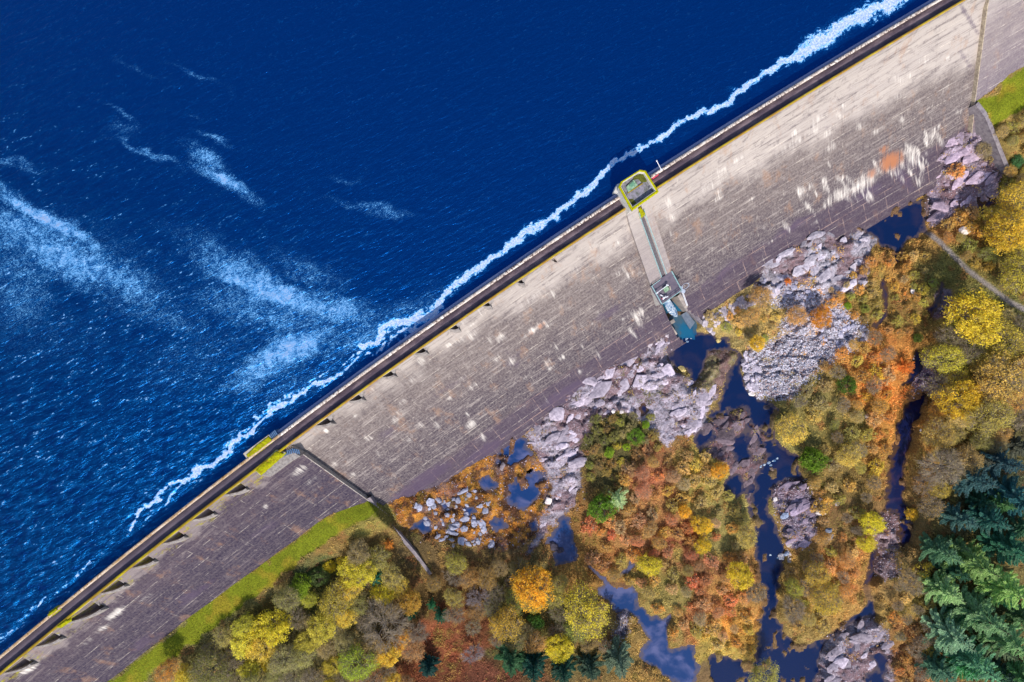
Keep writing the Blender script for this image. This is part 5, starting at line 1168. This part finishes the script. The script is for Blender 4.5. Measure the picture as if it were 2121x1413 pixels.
AUTO = [  # polygon, spacing, radius range, kinds, lighten
 ([(285,1425),(330,1385),(420,1330),(520,1262),(610,1205),(680,1150),(740,1130),(800,1165),(870,1240),(880,1300),(860,1425)], 30, (20,34), ['thin','thin','thin','grey','birch'], 1.25),
 ([(900,1195),(960,1185),(1060,1170),(1150,1190),(1230,1290),(1260,1340),(1040,1330),(960,1290),(880,1240)], 32, (18,30), ['thin','grey','thin'], 1.2),
 ([(1290,960),(1470,940),(1535,1040),(1545,1090),(1550,1180),(1545,1340),(1400,1320),(1330,1220),(1230,1170),(1215,1100)], 27, (11,20), ['shrub','shrub','thin','shrub'], 1.25),
 ([(1640,830),(1720,730),(1830,690),(1850,760),(1835,960),(1810,1060),(1780,1200),(1700,1310),(1645,1300),(1640,1180),(1705,1100),(1700,1020),(1660,990),(1720,900)], 29, (12,21), ['shrub','thin','shrub','grey','shrub'], 1.2),
 ([(1905,900),(1930,840),(1960,700),(2010,600),(2060,620),(2140,680),(2140,930),(2000,960),(1960,1030),(1910,1100)], 34, (22,34), ['thin','grey','thin'], 1.25),
 ([(1720,590),(1810,540),(1870,530),(1925,520),(1940,580),(1900,700),(1850,690),(1780,660),(1720,640)], 24, (8,14), ['shrub'], 1.2),
 ([(1860,1200),(1915,1180),(1935,1300),(1930,1425),(1870,1425),(1850,1290)], 28, (13,20), ['shrub','grey'], 1.2),
 ([(2065,275),(2140,230),(2140,450),(2090,380)], 26, (12,20), ['shrub','thin'], 1.2),
 ([(1945,470),(2010,440),(2060,440),(2060,560),(2000,545)], 26, (12,20), ['shrub','thin'], 1.2),
 ([(2000,575),(2060,610),(2140,660),(2140,560),(2080,560)], 30, (16,24), ['thin'], 1.2),
 ([(1455,650),(1530,640),(1560,690),(1590,640),(1610,660),(1590,720),(1540,700)], 24, (9,14), ['shrub'], 1.3),
 ([(1230,860),(1350,860),(1380,930),(1330,980),(1230,1000),(1205,960)], 22, (9,15), ['shrub'], 1.1),
 ([(1480,1340),(1560,1300),(1565,1360)], 22, (9,14), ['shrub'], 1.2),
]
ar = np.random.default_rng(99)
watery = [q[1] for q in WATER.values()]
for poly, sp_, (r0, r1_), kinds, lt in AUTO:
    q = np.array(poly); tries = 0; n_ = 0; 
    while tries < 900:
        tries += 1; u_ = ar.uniform(q[:, 0].min(), q[:, 0].max()); v_ = ar.uniform(q[:, 1].min(), q[:, 1].max())
        if not inpoly(np.array([u_]), np.array([v_]), poly)[0]: continue
        r_ = ar.uniform(r0, r1_)
        if any((u_-a_)**2+(v_-b2)**2 < (max(sp_*.85, .55*(r_+c2)))**2 for a_, b2, c2, _ in PLACED): continue
        if poly is AUTO[0][0] and float(sdist(np.array([u_]), np.array([v_]), GL)[0]) > -r_*1.25: continue
        if float(seg_dist(np.array([u_]), np.array([v_]), PATH, False)[0]) < r_+3: continue
        if any(float(sdist(np.array([u_]), np.array([v_]), pl_)[0]) > -r_*.45 for pl_ in watery): continue
        kd = kinds[int(ar.integers(len(kinds)))]
        c = delin(palette(np.array([u_]), np.array([v_]))[0]*lt*ar.uniform(.85, 1.25))
        tn = np.array([(190,98,70),(186,150,118),(170,120,90),(190,170,60),(150,140,110),(205,150,60),(140,138,60)][int(ar.integers(7))] if poly is AUTO[2][0] else [(178,172,60),(160,165,70),(152,144,108),(190,182,50),(142,138,95),(150,160,62),(172,150,90)][int(ar.integers(7))] if poly is AUTO[0][0] else [(198,184,40),(160,164,60),(214,175,60),(150,142,110),(190,175,115),(205,150,65),(128,146,52)][int(ar.integers(7))], float); mx_ = ar.uniform(.15, .75); c = tuple(c*(1-mx_)+tn*mx_)
        if kd == 'birch': c = (min(205, c[0]*1.12+15), min(182, c[1]*1.12+10), c[2]*.6)
        plant(kd, u_, v_, r_, c, auto_label(kd, u_, v_, r_, c)); n_ += 1
print('plants', len(PLACED))

# ---- ground cover: blades and leaf litter standing on the ground (uncountable)
def blade_field(name, n, region, colf, hmin, hmax, wdt, mat, seed, lean=.7):
    rg = np.random.default_rng(seed); X = rg.uniform(-112, 137, n*6); Y = rg.uniform(-91, 60, n*6)
    z = ground_z(X, Y); kk = F/(HC-z); u = CX+X*kk; v = CY-Y*kk
    ok = (u > -30) & (u < 2150) & (v > 0) & (v < 1440); X, Y, z, u, v = (q[ok] for q in (X, Y, z, u, v))
    s_, t_ = ST(X, Y); fz = np.where(s_ < SLEFT, face_z('l', t_), np.where(s_ > SRIGHT, face_z('r', t_), face_z('m', t_)))
    ok = (z > fz+.02) & (rg.random(len(X)) < region(u, v, X, Y)); X, Y, z, u, v = (q[ok][:n] for q in (X, Y, z, u, v)); n = len(X)
    cl = fbm(X/1.1, Y/1.1, 3, seed+5); h = hmin+(hmax-hmin)*sm(.35, .72, cl)*rg.uniform(.5, 1, n)
    a_ = rg.uniform(0, 2*np.pi, n); ln_ = rg.uniform(.2, 1, n)*lean*h+.08; b0 = np.stack([X, Y, z-.03], 1)
    hz = rg.uniform(0, 1, n)*h*.7; w_ = wdt*rg.uniform(.6, 1.4, n)
    sd = np.stack([-np.sin(a_)*w_, np.cos(a_)*w_, np.zeros(n)], 1); tip = b0+np.stack([np.cos(a_)*ln_, np.sin(a_)*ln_, h], 1)
    lift = np.stack([np.zeros(n), np.zeros(n), hz], 1)
    V = np.stack([b0+lift-sd, b0+lift+sd, tip], 1).reshape(-1, 3); f = np.arange(3*n).reshape(-1, 3)
    c = colf(u, v, X, Y, cl, rg); c = np.repeat(c, 3, 0)
    return tag(obj(name, mk_mesh(name, V, f, mat, False, cattr=c)), kind='stuff')
m = NT('blade', .85, .15); cc = m.attr('Col', 'Color'); m.col(cc); tr = m.t.nodes.new('ShaderNodeBsdfTranslucent'); m.lk(cc, tr.inputs[0]); mx = m.t.nodes.new('ShaderNodeMixShader'); mx.inputs[0].default_value = .2
m.lk(m.b.outputs[0], mx.inputs[1]); m.lk(tr.outputs[0], mx.inputs[2]); m.lk(mx.outputs[0], m.t.nodes['Material Output'].inputs[0]); MBL = m.m
def zone_masks(u, v):
    uw, vw = warp(u, v); rk = np.zeros(len(u)); wt = np.zeros(len(u))
    for pl, _ in ROCK: rk = np.maximum(rk, sm(-3, 4, sdist(uw, vw, pl)))
    for _, pl in WATER.values(): wt = np.maximum(wt, sm(-7, 1, sdist(uw, vw, pl)))
    gr_ = np.maximum(sm(-4, 3, sdist(uw, vw, GL)), sm(-3, 3, sdist(uw, vw, GR))); bg_ = sm(-4, 4, sdist(uw, vw, BOG)); pa_ = sm(9, 5, seg_dist(u, v, PATH, False))
    return rk, wt, gr_, bg_, pa_
def reg_veg(u, v, X, Y):
    rk, wt, gr_, bg_, pa_ = zone_masks(u, v); open_ = sm(.36, .5, fbm(X/1.8, Y/1.8, 3, 71))
    tuft = sm(.60, .66, fbm(X/2.3, Y/2.3, 4, 72))*.5
    return (1-wt)*(1-pa_)*(1-gr_)*((1-rk)*(.25+.75*open_)+rk*tuft)
def col_veg(u, v, X, Y, cl, rg):
    c = palette(u, v); n = len(u); k1 = fbm(X/2.2, Y/2.2, 3, 81)[:, None]; alt = lin((214,178,95)); alt2 = lin((118,120,52)); alt3 = lin((165,95,62))
    g = rg.random((n, 1)); bg_ = sm(-4, 4, sdist(u, v, BOG))[:, None]; b4 = sm(.42, .6, fbm(X/1.4, Y/1.4, 4, 501))[:, None]; c = c*(1-bg_)+(lin((168,116,48))*b4+lin((92,62,36))*(1-b4))*bg_
    c = c*(.85+1.7*k1*g**.6); w1 = sm(.55, .68, fbm(X/1.6, Y/1.6, 3, 82))[:, None]*.5*(1-bg_*.6); c = c*(1-w1)+alt*(.6+.7*g)*w1
    w2 = sm(.58, .7, fbm(X/2.6, Y/2.6, 3, 83))[:, None]*.55; c = c*(1-w2)+alt2*(.5+.8*g)*w2
    w3 = sm(.62, .7, fbm(X/2.0, Y/2.0, 3, 84))[:, None]*.5; return (c*(1-w3)+alt3*w3)*1.4+.01
blade_field('undergrowth', 300000, reg_veg, col_veg, .12, .75, .075, MBL, 5)
def reg_grass(u, v, X, Y):
    rk, wt, gr_, bg_, pa_ = zone_masks(u, v); return gr_*.9+.25*sm(-40, -5, sdist(u, v, GL))*(1-gr_)
def col_grass(u, v, X, Y, cl, rg):
    k1 = sm(.45, .65, fbm(X/3, Y/3, 4, 66))[:, None]; k2 = sm(.5, .6, fbm(X/1.2, Y/1.2, 4, 67))[:, None]; c = lin((142,152,22))*(1-k1)+lin((176,158,48))*k1; c = c*(1-.5*k2)+lin((110,98,40))*.5*k2; return c*rg.uniform(.6, 1.3, (len(u), 1))
blade_field('grass', 45000, reg_grass, col_grass, .08, .28, .05, MBL, 8)

# ---- boulders
MSTONE = NT('stone', .9, .25); p = MSTONE.n('TexCoord').outputs['Object']; oi = MSTONE.t.nodes.new('ShaderNodeObjectInfo'); n_ = MSTONE.noise(p, 2.2, 7, .7)
c = MSTONE.mix(1.0, oi.outputs['Color'], MSTONE.mix(MSTONE.ramp(n_, .3, .7), (.5, .48, .52), (1.25, 1.22, 1.2)), 'MULTIPLY'); MSTONE.col(c); MSTONE.bump(n_, .6, .12); MST = MSTONE.m
STV = []
for i in range(10):
    rg = random.Random(500+i); bm = bmesh.new()
    for _ in range(18+rg.randint(0, 12)):
        d = Vector((rg.gauss(0, 1), rg.gauss(0, 1), rg.gauss(0, 1))).normalized(); bm.verts.new((d.x*(1+.45*rg.random()), d.y*(.62+.3*rg.random()), d.z*(.42+.25*rg.random())))
    r_ = bmesh.ops.convex_hull(bm, input=bm.verts)
    bmesh.ops.delete(bm, geom=[g_ for g_ in r_['geom_interior'] if isinstance(g_, bmesh.types.BMVert)], context='VERTS')
    bmesh.ops.bevel(bm, geom=list(bm.edges), offset=.018, segments=1, affect='EDGES')
    me = bpy.data.meshes.new('boulder'); bm.to_mesh(me); bm.free(); me.materials.append(MST); STV.append(me)
nst = [0]
def stone(u, v, rpx, label, group, col=(190,182,196), sink=.25, z=None):
    x, y, zg = on_ground(u, v, 0); zz = zg if z is None else max(z, zg); R_ = rpx/8.4
    o = obj('boulder', STV[nst[0] % 10]); nst[0] += 1; j = random.uniform(.7, 1.12); cc_ = lin(col)*j; o.color = (*[min(1, float(q)) for q in cc_], 1)
    o.location = (x, y, zz+R_*.5*(.5-sink)); o.scale = (R_*random.uniform(.75, 1.05), R_*random.uniform(.8, 1.2), R_*random.uniform(.7, 1.1)); o.rotation_euler = (random.uniform(-.35, .35), random.uniform(-.35, .35), random.uniform(0, 6.28))
    return tag(o, label, 'boulder', group)
for u_, v_, r_, lab in [(1580,843,13,'flat pointed pale boulder alone in the dark river pool'),(1487,705,7,'round buff boulder in the top of the deep pool'),(1412,765,9,'mossy yellow boulder on the left lip of the deep pool'),(1556,813,9,'long pale boulder sticking out below the scree'),
  (1283,842,8,'round white boulder above the dark heather'),(1288,853,6,'smaller white boulder touching the round white boulder'),(1270,852,5,'little white boulder left of the white pair above the heather'),(1243,857,8,'brown topped boulder at the edge of the bedrock gully'),
  (1135,1037,9,'single pale cream boulder on purple gravel by the bog pools'),(1604,1034,7,'white block beside the river islet'),(1625,1068,10,'pale blue boulder with orange grass behind on the islet'),(1697,1062,10,'pale boulder on the right side of the islet'),(1735,1041,8,'flat pink grey boulder in the brown bank scrub'),
  (1716,1098,8,'blue grey boulder, upper of two beside the purple gravel islet'),(1719,1112,8,'blue grey boulder, lower of two beside the purple gravel islet'),(1617,1152,10,'large pale boulder at the rapids below the islet'),(1629,1146,7,'blue grey boulder on the bank by the rapids'),
  (1041,966,8,'slate coloured boulder standing in the big bog pool'),(1084,950,6,'thin white boulder in the big bog pool'),(1148,1130,12,'dark wet boulder on the shore of the still purple pool'),(1160,1140,10,'dark rounded boulder leaning into the still purple pool'),(1900,890,4,'small pale boulder in the peaty stream'),
  (1795,862,6,'pale boulder half hidden in orange bank grass'),(1890,603,8,'white flat boulder in the scrub by the ditch'),(1600,1100,3,'tiny pale boulder poking out of the narrow river'),(1996,478,12,'pile topping pale rock where the path meets the scrub')]:
    col = (205,185,120) if 'yellow' in lab or 'buff' in lab else (70,66,78) if 'dark' in lab else (150,165,190) if 'blue' in lab else (225,218,214) if 'white' in lab or 'pale' in lab else (150,140,145)
    stone(u_, v_, r_, lab, None, col, .1)
CL = [([(850,1045),(905,1025),(990,1010),(1015,1040),(1010,1085),(1020,1130),(940,1135),(880,1095)], 78, (4,12), 'blue grey boulder scattered in the orange bog under the dam', 'boulders of the orange bog', (165,170,190)),
 ([(1458,652),(1500,640),(1550,608),(1575,592),(1580,606),(1556,640),(1520,662),(1500,690),(1456,694)], 46, (5,11), 'angular boulder in the heap between outlet channel and buff birches', 'boulders heaped beside the outlet channel', (190,182,190)),
 ([(1536,728),(1556,738),(1575,785),(1585,822),(1568,818),(1543,798)], 34, (5,11), 'sharp grey boulder on the scree edge along the river pool', 'boulders edging the river pool', (196,190,205)),
 ([(1572,580),(1640,572),(1685,612),(1665,630),(1600,604)], 46, (4,9), 'dark edged boulder at the dam toe below the pale bedrock', 'boulders at the dam toe', (165,165,185)),
 ([(1700,640),(1740,645),(1805,690),(1800,712),(1740,722),(1700,700)], 44, (4,9), 'loose grey boulder at the upper right end of the scree', 'boulders at the end of the scree', (180,180,200)),
 ([(1568,960),(1600,960),(1612,1000),(1590,1010),(1570,1000)], 9, (3,7), 'brown slab-like boulder in the rapids beneath the domed willow', 'boulders of the rapids', (120,105,95)),
 ([(1600,1130),(1640,1125),(1640,1165),(1590,1160)], 14, (3,6), 'small pale boulder strung across the river narrows', 'boulders of the river narrows', (190,180,175)),
 ([(1340,705),(1385,688),(1395,700),(1350,725)], 10, (4,8), 'pale boulder lodged between bedrock and the dam foot', 'boulders lodged at the dam foot', (190,180,185)),
 ([(1670,1000),(1695,1010),(1700,1040),(1675,1035)], 8, (2,5), 'white pebble-sized boulder above the purple gravel islet', 'white boulders above the islet', (220,205,205))]
for poly, n_, (a_, b2), lab, grp, col in CL:
    q = np.array(poly); k_ = 0
    while k_ < n_:
        u_ = ar.uniform(q[:, 0].min(), q[:, 0].max()); v_ = ar.uniform(q[:, 1].min(), q[:, 1].max())
        if inpoly(np.array([u_]), np.array([v_]), poly)[0]: stone(u_, v_, a_+(b2-a_)*ar.random()**1.8, lab, grp, col); k_ += 1
# bedrock slabs standing proud of the ground
for zi, n_, lab, grp in ((0, 108, 'flat grey lilac slab in the bedrock between dam foot and dark heather', 'bedrock slabs left of the river pool'), (2, 60, 'flat pale slab in the bedrock between toe pool and scree', 'bedrock slabs above the scree'),
   (3, 34, 'purple grey slab in the rocks under the right retaining wall', 'purple slabs under the retaining wall'), (4, 34, 'wet brown slab in the shallow river bed', 'wet slabs of the river bed'), (5, 22, 'mauve slab on the river islet', 'slabs of the river islet'), (6, 34, 'grey slab on the rocky point at the bottom edge', 'slabs of the rocky point')):
    poly, col = ROCK[zi]; q = np.array(poly); k_ = 0; tries = 0
    while k_ < n_ and tries < 4000:
        tries += 1; u_ = ar.uniform(q[:, 0].min(), q[:, 0].max()); v_ = ar.uniform(q[:, 1].min(), q[:, 1].max())
        if float(sdist(np.array([u_]), np.array([v_]), poly)[0]) < 4: continue
        if any(float(sdist(np.array([u_]), np.array([v_]), pl_)[0]) > -5 for pl_ in watery): continue
        r_ = 6+13*ar.random()**2.2; x, y, zg = on_ground(u_, v_, 0); R_ = r_/8.4
        o = obj('flat_rock', STV[nst[0] % 10]); nst[0] += 1; j = random.uniform(.62, 1.15); cc_ = lin(col)*j*(.72 if ar.random() < .3 else 1); o.color = (*[min(1, float(t_)) for t_ in cc_], 1)
        o.location = (x, y, zg-.05*R_); o.scale = (R_*random.uniform(.9, 1.5), R_*random.uniform(.7, 1.1), R_*random.uniform(.35, .6)); o.rotation_euler = (random.uniform(-.16, .16), random.uniform(-.16, .16), R(33)+random.gauss(0, .45)); tag(o, lab, 'rock', grp, 'thing'); k_ += 1
# scree and gravel
def gravel(name, polys, n, s0, s1_, col, seed):
    rg = np.random.default_rng(seed); P_ = []
    for poly, w_ in polys:
        q = np.array(poly); u = rg.uniform(q[:, 0].min(), q[:, 0].max(), n*4); v = rg.uniform(q[:, 1].min(), q[:, 1].max(), n*4)
        uw, vw = warp(u, v); ok = sdist(uw, vw, poly) > -3-14*rg.random(len(u))**2; P_.append(np.stack([u[ok][:int(n*w_)], v[ok][:int(n*w_)]], 1))
    P_ = np.concatenate(P_); u, v = P_.T; z = np.zeros(len(u))
    for _ in range(4): kk = (HC-z)/F; x = (u-CX)*kk; y = -(v-CY)*kk; z = ground_z(x, y)
    n = len(u); r = rg.uniform(s0, s1_, n)*rg.uniform(.5, 1, n); cube = np.array([(i, j, k) for i in (-1, 1) for j in (-1, 1) for k in (-1, 1)], float)
    V = cube[None]*rg.uniform(.35, 1, (n, 8, 1))*np.array([1, .85, .6])*r[:, None, None]
    a_ = rg.uniform(0, 6.28, n); b2 = rg.normal(0, .4, n); ca, sa, cb, sb_ = np.cos(a_)[:, None], np.sin(a_)[:, None], np.cos(b2)[:, None], np.sin(b2)[:, None]
    X, Y, Z = V[..., 0], V[..., 1], V[..., 2]; X, Z = X*cb-Z*sb_, X*sb_+Z*cb; X, Y = X*ca-Y*sa, X*sa+Y*ca
    V = np.stack([X+x[:, None], Y+y[:, None], Z+z[:, None]+r[:, None]*.2], -1).reshape(-1, 3)
    fc = np.array([(0, 1, 3, 2), (4, 6, 7, 5), (0, 4, 5, 1), (2, 3, 7, 6), (0, 2, 6, 4), (1, 5, 7, 3)]); f = (np.arange(n)[:, None, None]*8+fc[None]).reshape(-1, 4)
    c = lin(col)*rg.uniform(.4, 1.1, (n, 1)); bw_ = rg.random(n) < .2; c[bw_] *= np.array([.7, .5, .4]); c = np.repeat(c, 8, 0)
    tag(obj(name, mk_mesh(name, V, f, MBLG, False, cattr=c)), kind='stuff')
m = NT('gravel', .9, .3); m.col(m.attr('Col', 'Color')); MBLG = m.m
gravel('scree', [(ROCK[11][0], 1.0), (ROCK[12][0], .25)], 17000, .08, .30, (205,202,216), 1)
gravel('gravel', [(ROCK[8][0], .3), (ROCK[5][0], .3), (ROCK[7][0], .2), (ROCK[6][0], .15), (ROCK[0][0], .5), (ROCK[3][0], .25), (ROCK[10][0], .15), (BOG, .3)], 3500, .07, .24, (200,188,200), 2)
print('objects done', len(bpy.data.objects))
